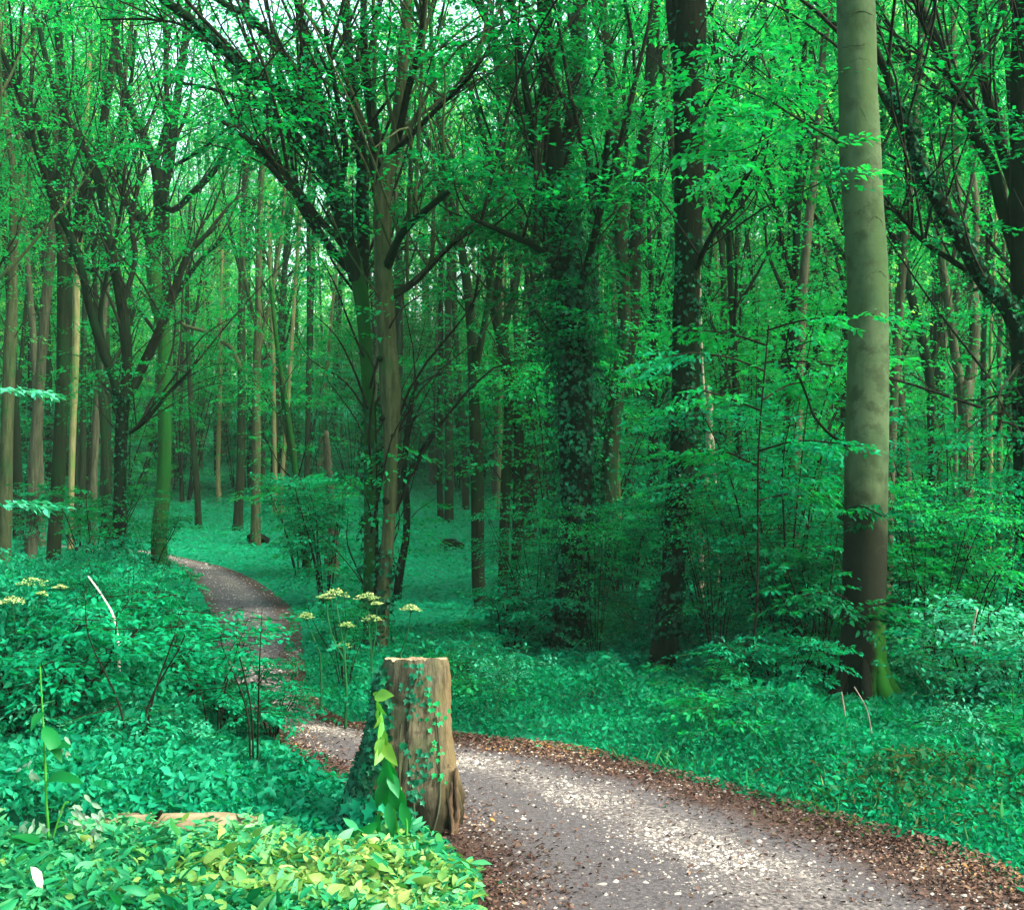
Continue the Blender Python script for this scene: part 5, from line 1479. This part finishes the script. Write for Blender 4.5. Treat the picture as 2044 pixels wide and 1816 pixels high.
for lab, x, y, w in (('rotting dark log at the foot of the yellow-edged trunk', 515, 1086, 40), ('dark broken log lying out in the glade', 903, 1098, 44)):
    g = G(x, y); k_ = g[1] / F
    p = smooth_path(np.array([[g[0] - w * .5 * k_, g[1], g[2] + .10, .09], [g[0], g[1] + .1, g[2] + .13, .11], [g[0] + w * .5 * k_, g[1] + .15, g[2] + .06, .06]]), 5)
    tag(obj('rotten_log', [tube(p, 10, .15, True, R0)], M['bark_dark'], None, True, g), lab, 'log')

# ------------------------------------------------------------------ damp air between the trunks
hm = bpy.data.materials.new('haze'); hm.use_nodes = True
hn = hm.node_tree; hn.nodes.clear()
pv_ = hn.nodes.new('ShaderNodeVolumePrincipled'); pv_.inputs['Color'].default_value = (0.50, 0.95, 0.74, 1); pv_.inputs['Density'].default_value = 0.0006
ho = hn.nodes.new('ShaderNodeOutputMaterial'); hn.links.new(pv_.outputs[0], ho.inputs['Volume'])
hx, hy0, hy1, hz0, hz1 = 175.0, -16.0, 270.0, -2.0, 45.0
hv = np.array([(x, y, z) for x in (-hx, hx) for y in (hy0, hy1) for z in (hz0, hz1)])
hf = np.array([(0, 1, 3, 2), (4, 6, 7, 5), (0, 4, 5, 1), (2, 3, 7, 6), (0, 2, 6, 4), (1, 5, 7, 3)])
if HAZE: tag(obj('haze', [(hv, hf)], hm), 'thin damp haze hanging between the far trunks', 'haze', kind='stuff')

# ------------------------------------------------------------------ light, sky, camera
w = bpy.data.worlds.new('World'); SC.world = w; w.use_nodes = True
nt = w.node_tree
bg = nt.nodes['Background']
sky = nt.nodes.new('ShaderNodeTexSky'); sky.sky_type = 'NISHITA'; sky.sun_disc = False
SUN_DIR = Vector((0.66, -0.30, 0.74)).normalized()
sky.sun_elevation = math.asin(SUN_DIR.z)
sky.sun_rotation = math.atan2(SUN_DIR.x, SUN_DIR.y)
sky.air_density = 1.0; sky.dust_density = 5.0; sky.ozone_density = 1.0
wm = nt.nodes.new('ShaderNodeMix'); wm.data_type = 'RGBA'; wm.blend_type = 'MULTIPLY'; wm.inputs[0].default_value = 1.0
wm.inputs[7].default_value = (1.0, 0.94, 0.76, 1)
nt.links.new(sky.outputs[0], wm.inputs[6]); nt.links.new(wm.outputs[2], bg.inputs[0]); bg.inputs[1].default_value = 0.15
sl = bpy.data.lights.new('sun', 'SUN'); sl.energy = 1.5; sl.angle = math.radians(10); sl.color = (1.0, 0.93, 0.80)
so_ = bpy.data.objects.new('sun', sl); COL.objects.link(so_)
so_.rotation_euler = (-SUN_DIR).to_track_quat('-Z', 'Y').to_euler()

cd = bpy.data.cameras.new('camera'); cd.sensor_width = 36; cd.sensor_fit = 'HORIZONTAL'; cd.lens = 36 * F / 2044; cd.clip_end = 600; cd.clip_start = .1
co = bpy.data.objects.new('camera', cd); COL.objects.link(co)
co.location = (0, 0, CAMZ); co.rotation_euler = (math.pi / 2 + TH, 0, 0)
SC.camera = co
vs = SC.view_settings
vs.view_transform = 'Standard'; vs.look = 'None'; vs.gamma = 1; vs.exposure = 2.82
SC.cycles.max_bounces = 8; SC.cycles.diffuse_bounces = 4; SC.cycles.glossy_bounces = 2; SC.cycles.transmission_bounces = 4
SC.cycles.use_denoising = True
